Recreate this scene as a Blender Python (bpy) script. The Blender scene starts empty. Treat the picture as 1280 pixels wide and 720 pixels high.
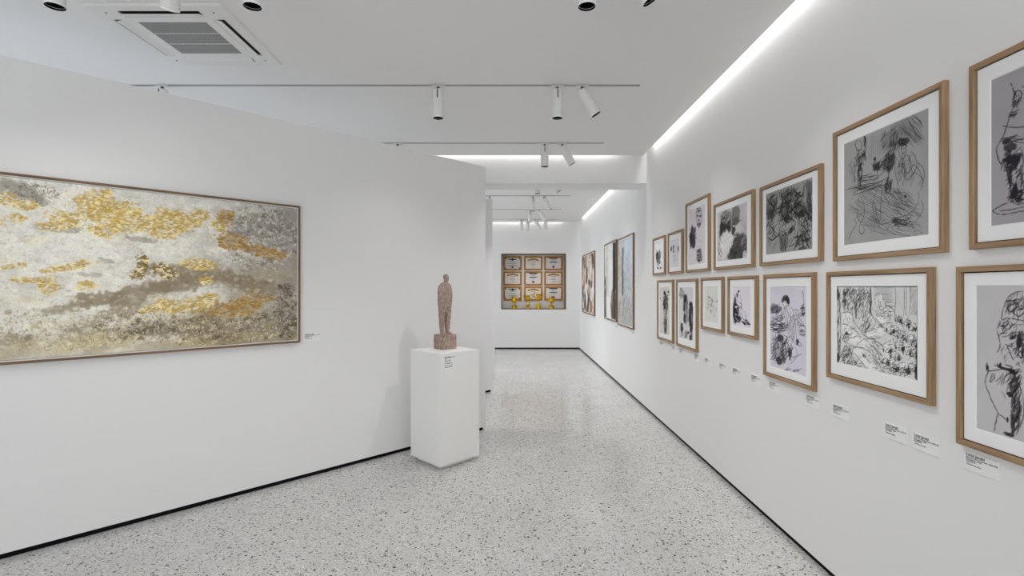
import bpy, bmesh, math, random
import numpy as np
from mathutils import Vector, Matrix
C = bpy.context.scene.collection
PI = math.pi
F = 640.0            # focal length in photo pixels (1280 wide, 90 degrees across)
EYE = 1.56           # camera height
WALL = 1.712         # x of the right wall
# ------------------------------------------------------------------ helpers
def lin(c):
    c = np.asarray(c, dtype=float) / 255.0
    return np.where(c <= .04045, c / 12.92, ((c + .055) / 1.055) ** 2.4)
GAIN = 1.5
def ph(r, g, b):
    """albedo of something that reads r,g,b under the even gallery light"""
    v = np.minimum(lin((r, g, b)) * GAIN, .93)
    return (float(v[0]), float(v[1]), float(v[2]), 1.0)

def new_mat(name, col=(.8, .8, .8, 1), rough=.5, metal=0.0, spec=.5):
    m = bpy.data.materials.new(name); m.use_nodes = True
    b = m.node_tree.nodes['Principled BSDF']
    b.inputs['Base Color'].default_value = col
    b.inputs['Roughness'].default_value = rough
    b.inputs['Metallic'].default_value = metal
    b.inputs['Specular IOR Level'].default_value = spec
    return m
def nd(m, typ, **kw):
    n = m.node_tree.nodes.new(typ)
    for k, v in kw.items():
        if k in n.inputs: n.inputs[k].default_value = v
        else: setattr(n, k, v)
    return n
def lk(m, a, ao, b, bi): m.node_tree.links.new(a.outputs[ao], b.inputs[bi])
def bsdf(m): return m.node_tree.nodes['Principled BSDF']
def ramp(m, stops, interp='LINEAR'):
    r = m.node_tree.nodes.new('ShaderNodeValToRGB'); e = r.color_ramp.elements
    r.color_ramp.interpolation = interp
    while len(e) < len(stops): e.new(.5)
    for el, (p, c) in zip(e, stops): el.position = p; el.color = c
    return r
def mixer(m, blend='MIX', fac=None):
    n = m.node_tree.nodes.new('ShaderNodeMix'); n.data_type = 'RGBA'; n.blend_type = blend
    if fac is not None: n.inputs[0].default_value = fac
    return n    # inputs 0 factor, 6 A, 7 B; output 2

def link(name, bm, mats, parent=None, smooth=False, kind=None):
    me = bpy.data.meshes.new(name)
    bm.normal_update(); bm.to_mesh(me); bm.free()
    for m in (mats if isinstance(mats, (list, tuple)) else [mats]): me.materials.append(m)
    if smooth:
        for p in me.polygons: p.use_smooth = True
    o = bpy.data.objects.new(name, me); C.objects.link(o)
    if parent is not None: o.parent = parent
    if kind: o['kind'] = kind
    return o
def sharp_smooth(o, ang=35):
    me = o.data
    for p in me.polygons: p.use_smooth = True
    try: me.set_sharp_from_angle(angle=math.radians(ang))
    except Exception: pass
    return o
def box(bm, x0, x1, y0, y1, z0, z1, mi=0, bev=0.0):
    r = bmesh.ops.create_cube(bm, size=1.0)
    vs = r['verts']
    for v in vs:
        v.co = Vector(((x0 + x1) / 2 + v.co.x * (x1 - x0), (y0 + y1) / 2 + v.co.y * (y1 - y0), (z0 + z1) / 2 + v.co.z * (z1 - z0)))
    fs = {f for v in vs for f in v.link_faces}
    for f in fs: f.material_index = mi
    if bev > 0:
        es = {e for v in vs for e in v.link_edges}
        bmesh.ops.bevel(bm, geom=list(es), offset=bev, segments=2, profile=.5, affect='EDGES')
    return bm
def boxm(*a, **k): return box(bmesh.new(), *a, **k)
def lathe(bm, prof, n=32, mi=0, cx=0, cy=0, M=None):
    """prof: list of (radius, z); closed top and bottom when radius is 0"""
    rings = []
    for r, z in prof:
        if r <= 1e-6: rings.append([bm.verts.new((cx, cy, z))])
        else: rings.append([bm.verts.new((cx + r * math.cos(2 * PI * k / n), cy + r * math.sin(2 * PI * k / n), z)) for k in range(n)])
    for a, b in zip(rings, rings[1:]):
        for k in range(n):
            k2 = (k + 1) % n
            if len(a) == 1 and len(b) == 1: continue
            if len(a) == 1: f = bm.faces.new((a[0], b[k2], b[k]))
            elif len(b) == 1: f = bm.faces.new((a[k], a[k2], b[0]))
            else: f = bm.faces.new((a[k], a[k2], b[k2], b[k]))
            f.material_index = mi; f.smooth = True
    bmesh.ops.recalc_face_normals(bm, faces=bm.faces)
    return bm
def tube(bm, pts, rad, n=8, mi=0):
    pts = [Vector(p) for p in pts]
    rr = rad if isinstance(rad, (list, tuple)) else [rad] * len(pts)
    rings = []
    for i, p in enumerate(pts):
        t = (pts[min(i + 1, len(pts) - 1)] - pts[max(i - 1, 0)]).normalized()
        up = Vector((0, 1, 0)) if abs(t.y) < .9 else Vector((1, 0, 0))
        a = t.cross(up).normalized(); b = t.cross(a).normalized()
        rings.append([bm.verts.new(p + (a * math.cos(2 * PI * k / n) + b * math.sin(2 * PI * k / n)) * rr[i]) for k in range(n)])
    for r0, r1 in zip(rings, rings[1:]):
        for k in range(n):
            f = bm.faces.new((r0[k], r0[(k + 1) % n], r1[(k + 1) % n], r1[k])); f.material_index = mi; f.smooth = True
    f = bm.faces.new(rings[0][::-1]); f.material_index = mi
    f = bm.faces.new(rings[-1]); f.material_index = mi
    bmesh.ops.recalc_face_normals(bm, faces=bm.faces)
    return bm
def tag(o, label, cat, group=None):
    o['label'] = label; o['category'] = cat
    if group: o['group'] = group
    return o
def thing(name, label, cat, loc=(0, 0, 0), rz=0.0, group=None):
    o = bpy.data.objects.new(name, None); C.objects.link(o)
    o.empty_display_size = .1
    o.location = loc; o.rotation_euler = (0, 0, rz)
    return tag(o, label, cat, group)
def copy_tree(o, parent=None):
    c = o.copy(); C.objects.link(c)
    if parent is not None: c.parent = parent
    for ch in list(o.children): copy_tree(ch, c)
    return c

# ------------------------------------------------------------------ materials
M = {}
def paint(name, col, rough=.75, bump=.03):
    m = new_mat(name, col, rough, spec=.25)
    n = nd(m, 'ShaderNodeTexNoise', Scale=220.0, Detail=2.0)
    g = nd(m, 'ShaderNodeNewGeometry'); lk(m, g, 'Position', n, 'Vector')
    b = nd(m, 'ShaderNodeBump', Strength=bump, Distance=.002)
    lk(m, n, 'Fac', b, 'Height'); lk(m, b, 'Normal', bsdf(m), 'Normal')
    return m
M['wall'] = paint('wall_paint', (.80, .797, .792, 1))
M['ceil'] = paint('ceiling_paint', (.80, .797, .79, 1))
M['plinth'] = paint('plinth_lacquer', (.83, .825, .81, 1), .45, .01)
M['black'] = new_mat('black_skirting', (.006, .006, .007, 1), .8, spec=.1)
M['dark'] = new_mat('dark_void', (.02, .02, .02, 1), .8)
M['white_metal'] = new_mat('white_powder_coat', (.78, .775, .765, 1), .4)
M['rim'] = new_mat('white_enamel_rim', (.9, .9, .89, 1), .3)
M['baffle'] = new_mat('black_baffle', (.004, .004, .004, 1), .7, spec=.1)
M['reflector'] = new_mat('silver_reflector', (.75, .75, .76, 1), .18, 1.0)
M['bracket'] = new_mat('dark_grey_bracket', (.10, .10, .105, 1), .45, .3)
M['rail'] = new_mat('grey_aluminium_rail', (.36, .36, .38, 1), .45, .5)
M['plastic'] = new_mat('white_plastic', (.78, .78, .77, 1), .6, spec=.25)
M['mat'] = new_mat('mount_board', (.88, .88, .885, 1), .85, spec=.2)
M['card'] = new_mat('caption_card', (.84, .84, .835, 1), .6, spec=.3)
M['ink'] = new_mat('printed_ink', (.012, .012, .014, 1), .6)
M['slip'] = new_mat('white_slip', (.85, .85, .84, 1), .5)
M['panelback'] = paint('niche_back_paint', (.80, .79, .77, 1))

def wood(name, c0, c1, c2, axis=0, rough=.5, scale=1.0):
    m = new_mat(name, c1, rough, spec=.35)
    tc = nd(m, 'ShaderNodeTexCoord'); mp = nd(m, 'ShaderNodeMapping')
    s = [90 * scale] * 3; s[axis] = 4 * scale
    mp.inputs['Scale'].default_value = s
    lk(m, tc, 'Object', mp, 'Vector')
    n = nd(m, 'ShaderNodeTexNoise', Scale=1.0, Detail=5.0, Roughness=.6)
    lk(m, mp, 'Vector', n, 'Vector')
    r = ramp(m, [(.3, c0), (.5, c1), (.72, c2)])
    lk(m, n, 'Fac', r, 'Fac'); lk(m, r, 'Color', bsdf(m), 'Base Color')
    b = nd(m, 'ShaderNodeBump', Strength=.12, Distance=.001)
    lk(m, n, 'Fac', b, 'Height'); lk(m, b, 'Normal', bsdf(m), 'Normal')
    return m
oak = (ph(104, 83, 61), ph(131, 106, 80), ph(150, 125, 99))
M['oak_h'] = wood('oak_grain_along', *oak, axis=0)
M['oak_v'] = wood('oak_grain_upright', *oak, axis=2)
wal = (ph(80, 60, 42), ph(104, 80, 58), ph(124, 98, 74))
M['wal_h'] = wood('brown_wood_along', *wal, axis=0)
M['wal_v'] = wood('brown_wood_upright', *wal, axis=2)
nic = (ph(78, 60, 44), ph(98, 78, 58), ph(112, 92, 70))
M['niche_wood'] = wood('niche_lining_wood', *nic, axis=0)
gld = (ph(112, 72, 0), ph(152, 102, 0), ph(176, 126, 6))
M['gold_h'] = wood('gilt_wood_along', *gld, axis=0, rough=.4)
M['gold_v'] = wood('gilt_wood_upright', *gld, axis=2, rough=.4)
M['trophy'] = new_mat('polished_gold', (.66, .44, .02, 1), .25, .85)
M['trophy_dark'] = new_mat('aged_gold', (.55, .36, .03, 1), .32, .85)

def attr_mat(name, bump=0.0, rough=.8, spec=.2, bscale=60.0):
    m = new_mat(name, (.8, .8, .8, 1), rough, spec=spec)
    a = nd(m, 'ShaderNodeAttribute', attribute_name='paint')
    lk(m, a, 'Color', bsdf(m), 'Base Color')
    if bump:
        tc = nd(m, 'ShaderNodeTexCoord')
        n = nd(m, 'ShaderNodeTexNoise', Scale=bscale, Detail=6.0, Roughness=.65, Distortion=1.2)
        lk(m, tc, 'Object', n, 'Vector')
        b = nd(m, 'ShaderNodeBump', Strength=bump, Distance=.004)
        lk(m, n, 'Fac', b, 'Height'); lk(m, b, 'Normal', bsdf(m), 'Normal')
    return m
M['drawing'] = attr_mat('ink_on_paper')
M['canvas'] = attr_mat('oil_paint', .35, .6, .3)
M['print'] = attr_mat('printed_paper', 0, .5, .4)

# terrazzo
def terrazzo():
    m = new_mat('terrazzo', (.6, .6, .6, 1), .17, spec=.5)
    g = nd(m, 'ShaderNodeNewGeometry')
    n0 = nd(m, 'ShaderNodeTexNoise', Scale=1.6, Detail=4.0)
    lk(m, g, 'Position', n0, 'Vector')
    r0 = ramp(m, [(.3, ph(155, 155, 154)), (.7, ph(165, 165, 164))])
    lk(m, n0, 'Fac', r0, 'Fac')
    nw = nd(m, 'ShaderNodeTexNoise', Scale=30.0, Detail=2.0)
    lk(m, g, 'Position', nw, 'Vector')
    wv = nd(m, 'ShaderNodeVectorMath', operation='MULTIPLY_ADD')
    wv.inputs[1].default_value = (.018, .018, .018)
    lk(m, nw, 'Color', wv, 0); lk(m, g, 'Position', wv, 2)
    cur = r0; out = 'Color'
    for sc, size, stops in (
        (150.0, .55, [(0, (0,)*4), (.55, (0,)*4), (.56, ph(150, 148, 145)), (.70, ph(180, 179, 177)), (.80, ph(128, 124, 119)), (.91, ph(100, 96, 91))]),
        (82.0, .40, [(0, (0,)*4), (.60, (0,)*4), (.61, ph(182, 181, 180)), (.69, ph(138, 134, 129)), (.79, ph(108, 103, 96)), (.89, ph(66, 61, 54)), (.955, ph(36, 33, 29))]),
        (46.0, .34, [(0, (0,)*4), (.66, (0,)*4), (.67, ph(176, 175, 174)), (.76, ph(136, 132, 128)), (.87, ph(90, 82, 70)), (.94, ph(46, 42, 38))])):
        v = nd(m, 'ShaderNodeTexVoronoi', Scale=sc, Randomness=1.0)
        lk(m, wv, 'Vector', v, 'Vector')
        sp = nd(m, 'ShaderNodeSeparateColor'); lk(m, v, 'Color', sp, 'Color')
        rc = ramp(m, stops, 'CONSTANT'); lk(m, sp, 'Red', rc, 'Fac')
        on = nd(m, 'ShaderNodeMath', operation='GREATER_THAN'); on.inputs[1].default_value = stops[2][0]
        lk(m, sp, 'Red', on, 0)
        sz = nd(m, 'ShaderNodeMath', operation='MULTIPLY'); sz.inputs[1].default_value = size
        lk(m, sp, 'Green', sz, 0)
        sz2 = nd(m, 'ShaderNodeMath', operation='ADD'); sz2.inputs[1].default_value = size * .35
        lk(m, sz, 'Value', sz2, 0)
        ls = nd(m, 'ShaderNodeMath', operation='LESS_THAN')
        lk(m, v, 'Distance', ls, 0); lk(m, sz2, 'Value', ls, 1)
        mk = nd(m, 'ShaderNodeMath', operation='MULTIPLY')
        lk(m, on, 'Value', mk, 0); lk(m, ls, 'Value', mk, 1)
        mx = mixer(m)
        lk(m, mk, 'Value', mx, 0); lk(m, cur, out, mx, 6); lk(m, rc, 'Color', mx, 7)
        cur, out = mx, 2
    lk(m, cur, out, bsdf(m), 'Base Color')
    return m
M['floor'] = terrazzo()

def stone():
    m = new_mat('carved_brown_stone', (.2, .16, .15, 1), .85, spec=.25)
    tc = nd(m, 'ShaderNodeTexCoord')
    n = nd(m, 'ShaderNodeTexNoise', Scale=90.0, Detail=6.0, Roughness=.7); lk(m, tc, 'Object', n, 'Vector')
    mp = nd(m, 'ShaderNodeMapping'); mp.inputs['Scale'].default_value = (150, 150, 28); lk(m, tc, 'Object', mp, 'Vector')
    n2 = nd(m, 'ShaderNodeTexNoise', Scale=1.0, Detail=3.0); lk(m, mp, 'Vector', n2, 'Vector')
    ad = nd(m, 'ShaderNodeMath', operation='ADD'); lk(m, n, 'Fac', ad, 0); lk(m, n2, 'Fac', ad, 1)
    hf = nd(m, 'ShaderNodeMath', operation='MULTIPLY'); hf.inputs[1].default_value = .5; lk(m, ad, 'Value', hf, 0)
    r = ramp(m, [(.36, ph(88, 72, 66)), (.47, ph(124, 106, 98)), (.56, ph(148, 131, 122)), (.68, ph(174, 158, 149))])
    lk(m, hf, 'Value', r, 'Fac'); lk(m, r, 'Color', bsdf(m), 'Base Color')
    b = nd(m, 'ShaderNodeBump', Strength=.5, Distance=.002)
    lk(m, hf, 'Value', b, 'Height'); lk(m, b, 'Normal', bsdf(m), 'Normal')
    return m
M['stone'] = stone()

def grille_mat():
    m = new_mat('grey_mesh_grille', ph(120, 120, 119), .6, spec=.3)
    tc = nd(m, 'ShaderNodeTexCoord')
    mp = nd(m, 'ShaderNodeMapping'); mp.inputs['Rotation'].default_value = (0, 0, PI / 4); mp.inputs['Scale'].default_value = (95, 95, 95)
    lk(m, tc, 'Object', mp, 'Vector')
    ch = nd(m, 'ShaderNodeTexChecker', Scale=1.0)
    ch.inputs['Color1'].default_value = ph(134, 134, 133); ch.inputs['Color2'].default_value = ph(96, 96, 96)
    lk(m, mp, 'Vector', ch, 'Vector'); lk(m, ch, 'Color', bsdf(m), 'Base Color')
    return m
M['grille'] = grille_mat()
def glow(name, col, s):
    m = bpy.data.materials.new(name); m.use_nodes = True; t = m.node_tree
    t.nodes.remove(t.nodes['Principled BSDF'])
    e = t.nodes.new('ShaderNodeEmission'); e.inputs[0].default_value = col; e.inputs[1].default_value = s
    t.links.new(e.outputs[0], t.nodes['Material Output'].inputs[0])
    return m
# ------------------------------------------------------------------ pictures painted in code
def value_noise(H, W, cy, cx, rng):
    g = rng.random((max(2, int(cy) + 2), max(2, int(cx) + 2)))
    y = np.linspace(0, g.shape[0] - 1.001, H); x = np.linspace(0, g.shape[1] - 1.001, W)
    yi = y.astype(int); xi = x.astype(int); fy = (y - yi)[:, None]; fx = (x - xi)[None, :]
    fy = fy * fy * (3 - 2 * fy); fx = fx * fx * (3 - 2 * fx)
    a = g[yi][:, xi]; b = g[yi][:, xi + 1]; c = g[yi + 1][:, xi]; d = g[yi + 1][:, xi + 1]
    return (a * (1 - fx) + b * fx) * (1 - fy) + (c * (1 - fx) + d * fx) * fy
def fbm(H, W, cy, cx, rng, octv=4, gain=.55):
    s = np.zeros((H, W)); a = 1.0; t = 0
    for _ in range(octv):
        s += a * value_noise(H, W, min(cy, H), min(cx, W), rng); t += a; a *= gain; cy *= 2; cx *= 2
    return s / t
def spline(pts, n=6):
    if len(pts) < 3: return pts
    P = [pts[0]] + list(pts) + [pts[-1]]; out = []
    for i in range(1, len(P) - 2):
        p0, p1, p2, p3 = (np.array(q, float) for q in P[i - 1:i + 3])
        for k in range(n):
            t = k / n
            out.append(tuple(.5 * (2 * p1 + (p2 - p0) * t + (2 * p0 - 5 * p1 + 4 * p2 - p3) * t * t + (3 * p1 - p0 - 3 * p2 + p3) * t ** 3)))
    out.append(tuple(pts[-1])); return out

class Sheet:
    """a picture surface: rows x cols of paint, marks laid in canvas fractions (0..1, v downwards)"""
    def __init__(s, w, h, rows, base, seed, mottling=.03):
        s.w, s.h = w, h; s.H = rows; s.W = max(8, int(round(rows * w / h)))
        s.rng = np.random.default_rng(seed)
        s.a = np.ones((s.H, s.W, 3)) * np.array(base, float)[None, None, :]
        if mottling: s.a *= (1 + mottling * 2 * (fbm(s.H, s.W, 6, 6 * w / h, s.rng) - .5))[:, :, None]
        s.map = lambda p: p; s.unit = 1.0 / 100
    def crop(s, x0, y0, f, plane):
        """marks may be given in the pixels of a close look at the photograph; plane turns a photo pixel into canvas fractions"""
        s.map = lambda p: plane(x0 + p[0] / f, y0 + p[1] / f)
        def sizes(cx, cy):
            a = s.map((cx, cy)); b = s.map((cx + 4, cy)); c = s.map((cx, cy + 4))
            return abs(b[0] - a[0]) / 4, abs(c[1] - a[1]) / 4
        s.sizes = sizes
    def _mark(s, mask, y0, x0, col, al):
        h, w = mask.shape
        t = s.a[y0:y0 + h, x0:x0 + w]; k = (mask * al)[:, :, None]
        t[:] = t * (1 - k) + np.array(col, float)[None, None, :] * k
    def seg(s, p, q, r0, r1, col, al):
        px = np.array([p[0] * s.W - .5, p[1] * s.H - .5]); qx = np.array([q[0] * s.W - .5, q[1] * s.H - .5])
        R = max(r0, r1) + 1.2
        x0 = int(max(0, math.floor(min(px[0], qx[0]) - R))); x1 = int(min(s.W, math.ceil(max(px[0], qx[0]) + R) + 1))
        y0 = int(max(0, math.floor(min(px[1], qx[1]) - R))); y1 = int(min(s.H, math.ceil(max(px[1], qx[1]) + R) + 1))
        if x1 <= x0 or y1 <= y0: return
        X, Y = np.meshgrid(np.arange(x0, x1), np.arange(y0, y1))
        d = qx - px; L = max(1e-6, float(d @ d))
        t = np.clip(((X - px[0]) * d[0] + (Y - px[1]) * d[1]) / L, 0, 1)
        D = np.hypot(X - px[0] - t * d[0], Y - px[1] - t * d[1])
        r = r0 + (r1 - r0) * t
        s._mark(np.clip(r + .5 - D, 0, 1) * np.minimum(1, r * 2 + .25), y0, x0, col, al)
    def _r(s, w, x, y): return w * s.sizes(x, y)[1] * s.H / 2
    def L(s, w, pts, al=.9, col=(28, 28, 30), taper=True, curve=True):
        pp = spline(pts) if curve else pts
        n = len(pp) - 1
        for i in range(n):
            k0 = 1 - .5 * abs(2 * i / max(1, n) - 1) ** 2 if taper else 1; k1 = 1 - .5 * abs(2 * (i + 1) / max(1, n) - 1) ** 2 if taper else 1
            r = s._r(w, *pp[i])
            s.seg(s.map(pp[i]), s.map(pp[i + 1]), r * k0, r * k1, col, al * (.75 + .25 * s.rng.random()))
    def B(s, cx, cy, rx, ry, al=.8, col=(28, 28, 30), rot=0.0, rag=.5, soft=.35, cells=7):
        """a ragged dab of ink or paint"""
        su, sv = s.sizes(cx, cy); u, v = s.map((cx, cy))
        ax = rx * su * s.W; ay = ry * sv * s.H; R = max(ax, ay) * 1.5 + 1
        X0, Y0 = u * s.W - .5, v * s.H - .5
        x0 = int(max(0, X0 - R)); x1 = int(min(s.W, X0 + R + 1)); y0 = int(max(0, Y0 - R)); y1 = int(min(s.H, Y0 + R + 1))
        if x1 <= x0 or y1 <= y0: return
        X, Y = np.meshgrid(np.arange(x0, x1) - X0, np.arange(y0, y1) - Y0)
        c, sn = math.cos(rot), math.sin(rot)
        d = np.sqrt(((X * c + Y * sn) / max(ax, .5)) ** 2 + ((-X * sn + Y * c) / max(ay, .5)) ** 2)
        n = fbm(y1 - y0, x1 - x0, cells * (y1 - y0) / max(y1 - y0, x1 - x0) + 1, cells * (x1 - x0) / max(y1 - y0, x1 - x0) + 1, s.rng, 4, .65) - .5
        m = np.clip((1 - d - n * rag * 2) / soft + .5, 0, 1)
        s._mark(m, y0, x0, col, al)
    def S(s, cx, cy, rx, ry, n, w, ang=90, spread=30, ln=20, al=.75, col=(28, 28, 30), bend=.25):
        """many loose pen strokes inside an oval"""
        for _ in range(n):
            r = math.sqrt(s.rng.random()); t = s.rng.random() * 2 * PI
            x, y = cx + rx * r * math.cos(t), cy + ry * r * math.sin(t)
            a = math.radians(ang + (s.rng.random() - .5) * 2 * spread); l = ln * (.5 + s.rng.random()) / 2
            dx, dy = math.cos(a) * l, -math.sin(a) * l; b = (s.rng.random() - .5) * 2 * bend
            s.L(w * (.6 + .8 * s.rng.random()), [(x - dx, y - dy), (x - dy * b, y + dx * b), (x + dx, y + dy)], al * (.5 + .5 * s.rng.random()), col)
    def Hh(s, poly, ang, gap, w, al=.5, col=(28, 28, 30), jit=.3):
        """parallel hatching clipped to a polygon"""
        a = math.radians(ang); d = np.array([math.cos(a), -math.sin(a)]); nrm = np.array([-d[1], d[0]])
        P = np.array(poly, float); pr = P @ nrm
        k = pr.min() + gap / 2
        while k < pr.max():
            xs = []
            for i in range(len(P)):
                p, q = P[i], P[(i + 1) % len(P)]; a0, a1 = p @ nrm - k, q @ nrm - k
                if (a0 < 0) != (a1 < 0):
                    t = a0 / (a0 - a1); xs.append(float((p + (q - p) * t) @ d))
            xs.sort()
            for e0, e1 in zip(xs[::2], xs[1::2]):
                e0 += (e1 - e0) * jit * s.rng.random() * .5; e1 -= (e1 - e0) * jit * s.rng.random() * .5
                p0 = nrm * k + d * e0; p1 = nrm * k + d * e1
                mid = (p0 + p1) / 2 + nrm * gap * .5 * (s.rng.random() - .5)
                s.L(w, [tuple(p0), tuple(mid), tuple(p1)], min(1, al * 1.5) * (.6 + .4 * s.rng.random()), col)
            k += gap * (.75 + .5 * s.rng.random())
    def Z(s, w, pts, al=.9, col=(28, 28, 30), wob=3.0, gap=.18):
        """a nervous, broken pen line"""
        pp = spline(pts, 5); run = []
        for p in pp:
            if s.rng.random() < gap and len(run) > 2: s.L(w, run, al, col, curve=False); run = run[-1:] if s.rng.random() < .6 else []
            run.append((p[0] + (s.rng.random() - .5) * wob, p[1] + (s.rng.random() - .5) * wob))
        if len(run) > 1: s.L(w, run, al, col, curve=False)
    def mesh(s, name, mat, parent, y=0.0, z0=0.0, cx=0.0):
        """the sheet as a fine grid, centred on cx, bottom at z0, facing -y"""
        W, H = s.W, s.H
        xs = np.linspace(-s.w / 2, s.w / 2, W) + cx; zs = np.linspace(z0 + s.h, z0, H)
        X, Z = np.meshgrid(xs, zs)
        co = np.stack([X, np.full_like(X, y), Z], -1).reshape(-1, 3)
        i = np.arange(H * W).reshape(H, W)
        fa = np.stack([i[:-1, :-1], i[1:, :-1], i[1:, 1:], i[:-1, 1:]], -1).reshape(-1, 4)
        me = bpy.data.meshes.new(name)
        me.vertices.add(len(co)); me.vertices.foreach_set('co', co.ravel())
        me.loops.add(fa.size); me.loops.foreach_set('vertex_index', fa.ravel().astype(np.int32))
        me.polygons.add(len(fa)); me.polygons.foreach_set('loop_start', np.arange(0, fa.size, 4, dtype=np.int32))
        me.update(calc_edges=True)
        rgb = np.minimum(lin(np.clip(s.a, 0, 255)) * GAIN, .93)
        ca = me.color_attributes.new('paint', 'FLOAT_COLOR', 'POINT')
        ca.data.foreach_set('color', np.concatenate([rgb, np.ones((H, W, 1))], -1).ravel().astype(np.float32))
        me.materials.append(mat)
        o = bpy.data.objects.new(name, me); C.objects.link(o); o.parent = parent
        return o
# ------------------------------------------------------------------ the room
CEIL = 3.24; BEAM = 2.897; ENDY = 13.1; LEFT = -5.0; BACK = -2.6
link('floor', boxm(LEFT - .1, WALL + .2, BACK - .1, ENDY + .6, -.1, 0), M['floor'], kind='structure')
link('wall_right', boxm(WALL, WALL + .15, BACK, ENDY + .55, .034, 3.5), M['wall'], kind='structure')
link('baseboard_right', boxm(WALL + .015, WALL + .15, BACK, ENDY + .03, 0, .034), M['black'], kind='structure')
# end wall with the display niche cut out
NX0, NX1, NZ0, NZ1, NDEP = -.29, 1.37, 1.013, 2.44, .32
bm = bmesh.new()
box(bm, LEFT, NX0, ENDY, ENDY + .5, .036, 3.5); box(bm, NX1, WALL, ENDY, ENDY + .5, .036, 3.5)
box(bm, NX0, NX1, ENDY, ENDY + .5, .036, NZ0); box(bm, NX0, NX1, ENDY, ENDY + .5, NZ1, 3.5)
box(bm, NX0, NX1, ENDY + NDEP, ENDY + .5, NZ0, NZ1)
link('wall_end', bm, M['wall'], kind='structure')
link('baseboard_end', boxm(LEFT, WALL + .015, ENDY + .015, ENDY + .4, 0, .036), M['black'], kind='structure')
# back wall and far left wall, with unseen windows added to let in fill light
def wall_with_added_window(name, base, along, a0, a1, w0, w1, z0, z1, t0, t1):
    bm = bmesh.new()
    def bx(p0, p1, q0, q1):
        if along == 'x': box(bm, p0, p1, t0, t1, q0, q1)
        else: box(bm, t0, t1, p0, p1, q0, q1)
    bx(a0, w0, .03, 3.5); bx(w1, a1, .03, 3.5); bx(w0, w1, .03, z0); bx(w0, w1, z1, 3.5)
    link(name, bm, M['wall'], kind='structure')
    bm = bmesh.new(); bx2 = (lambda p0, p1: box(bm, p0, p1, t0 + .015, t1, 0, .03)) if along == 'x' else (lambda p0, p1: box(bm, t0, t1 - .015, p0, p1, 0, .03))
    bx2(a0, a1); link(base, bm, M['black'], kind='structure')
wall_with_added_window('wall_back', 'baseboard_back', 'x', LEFT, WALL, -3.9, .9, .5, 2.8, BACK - .15, BACK)
wall_with_added_window('wall_left', 'baseboard_left', 'y', BACK, 7.0, 2.0, 5.6, .4, 2.8, LEFT - .15, LEFT)
wall_with_added_window('wall_left', 'baseboard_left', 'y', 7.0, ENDY, 8.6, 12.6, .4, 2.8, LEFT - .15, LEFT)
def window(name, along, a0, a1, z0, z1, t):  # frame of an invented window, put in to carry fill light
    bm = bmesh.new(); n = 3
    def bx(p0, p1, q0, q1, th=.03):
        if along == 'x': box(bm, p0, p1, t - th, t + th, q0, q1)
        else: box(bm, t - th, t + th, p0, p1, q0, q1)
    bx(a0, a1, z0, z0 + .06); bx(a0, a1, z1 - .06, z1)
    for k in range(n + 1):
        p = a0 + (a1 - a0 - .06) * k / n; bx(p, p + .06, z0 + .06, z1 - .06)
    link(name, bm, M['white_metal'], kind='structure')
window('added_window_1', 'x', -3.9, .9, .5, 2.8, BACK - .1)
window('added_window_2', 'y', 2.0, 5.6, .4, 2.8, LEFT - .1)
window('added_window_3', 'y', 8.6, 12.6, .4, 2.8, LEFT - .1)
# ceilings: two slabs held clear of the walls by a light slot, a void above them
SLOT = .055
XC = WALL - SLOT - .001
B0, B1 = 6.54, 6.97
link('ceiling', boxm(LEFT, XC, BACK, B0 - SLOT, CEIL, CEIL + .09), M['ceil'], kind='structure')
link('ceiling', boxm(LEFT, XC, B1, ENDY - SLOT, CEIL, CEIL + .09), M['ceil'], kind='structure')
link('ceiling', boxm(LEFT - .1, WALL + .15, BACK - .1, ENDY + .5, 3.5, 3.6), M['ceil'], kind='structure')
link('trim_1', boxm(LEFT, WALL, B0, B1, BEAM, 3.5), M['wall'], kind='structure')
# diagonal partitions
DX, DY = .6974, .7168                      # along a partition, away from the camera
PROT = math.atan2(DY, DX)
def partition(name, base, ex, ey, length):
    for nm, mat, z0, z1, ins, cut in ((name, M['wall'], .034, 2.895, 0, 0), (base, M['black'], 0, .034, .015, .025)):
        b = boxm(-length, -cut, ins, .14 - ins, z0, z1)
        o = link(nm, b, mat, kind='structure'); o.location = (ex, ey, 0); o.rotation_euler = (0, 0, PROT)
EX, EY = -.2988, 5.64
partition('wall_partition', 'baseboard_partition', EX, EY, 5.3)
partition('wall_divider', 'baseboard_divider', -.301, 7.71, 3.6)

# light strips inside the slots
strip_m = glow('led_strip_light', (1, .985, .96, 1), 1.0)
def strip(label, x0, x1, y0, y1, s):
    o = link('ceiling_light_strip', boxm(x0, x1, y0, y1, 3.375, 3.385), glow('led_strip_light', (1, .985, .96, 1), s))
    return tag(o, label, 'light strip', 'strips in the ceiling slots')
SE = 30.0
strip('white light strip along the right wall slot, camera side of the beam', XC + .012, WALL - .012, BACK + .1, B0 - .36, SE)
strip('white light strip along the right wall slot, beyond the beam', XC + .012, WALL - .012, B1 + .25, ENDY - .62, SE * .62)
strip('white light strip in the slot in front of the cross beam', LEFT + .1, XC - .36, B0 - SLOT + .012, B0 - .012, SE * .55)
strip('white light strip in the slot above the niche wall', LEFT + .1, XC - .36, ENDY - SLOT + .012, ENDY - .012, SE * .55)

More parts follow.
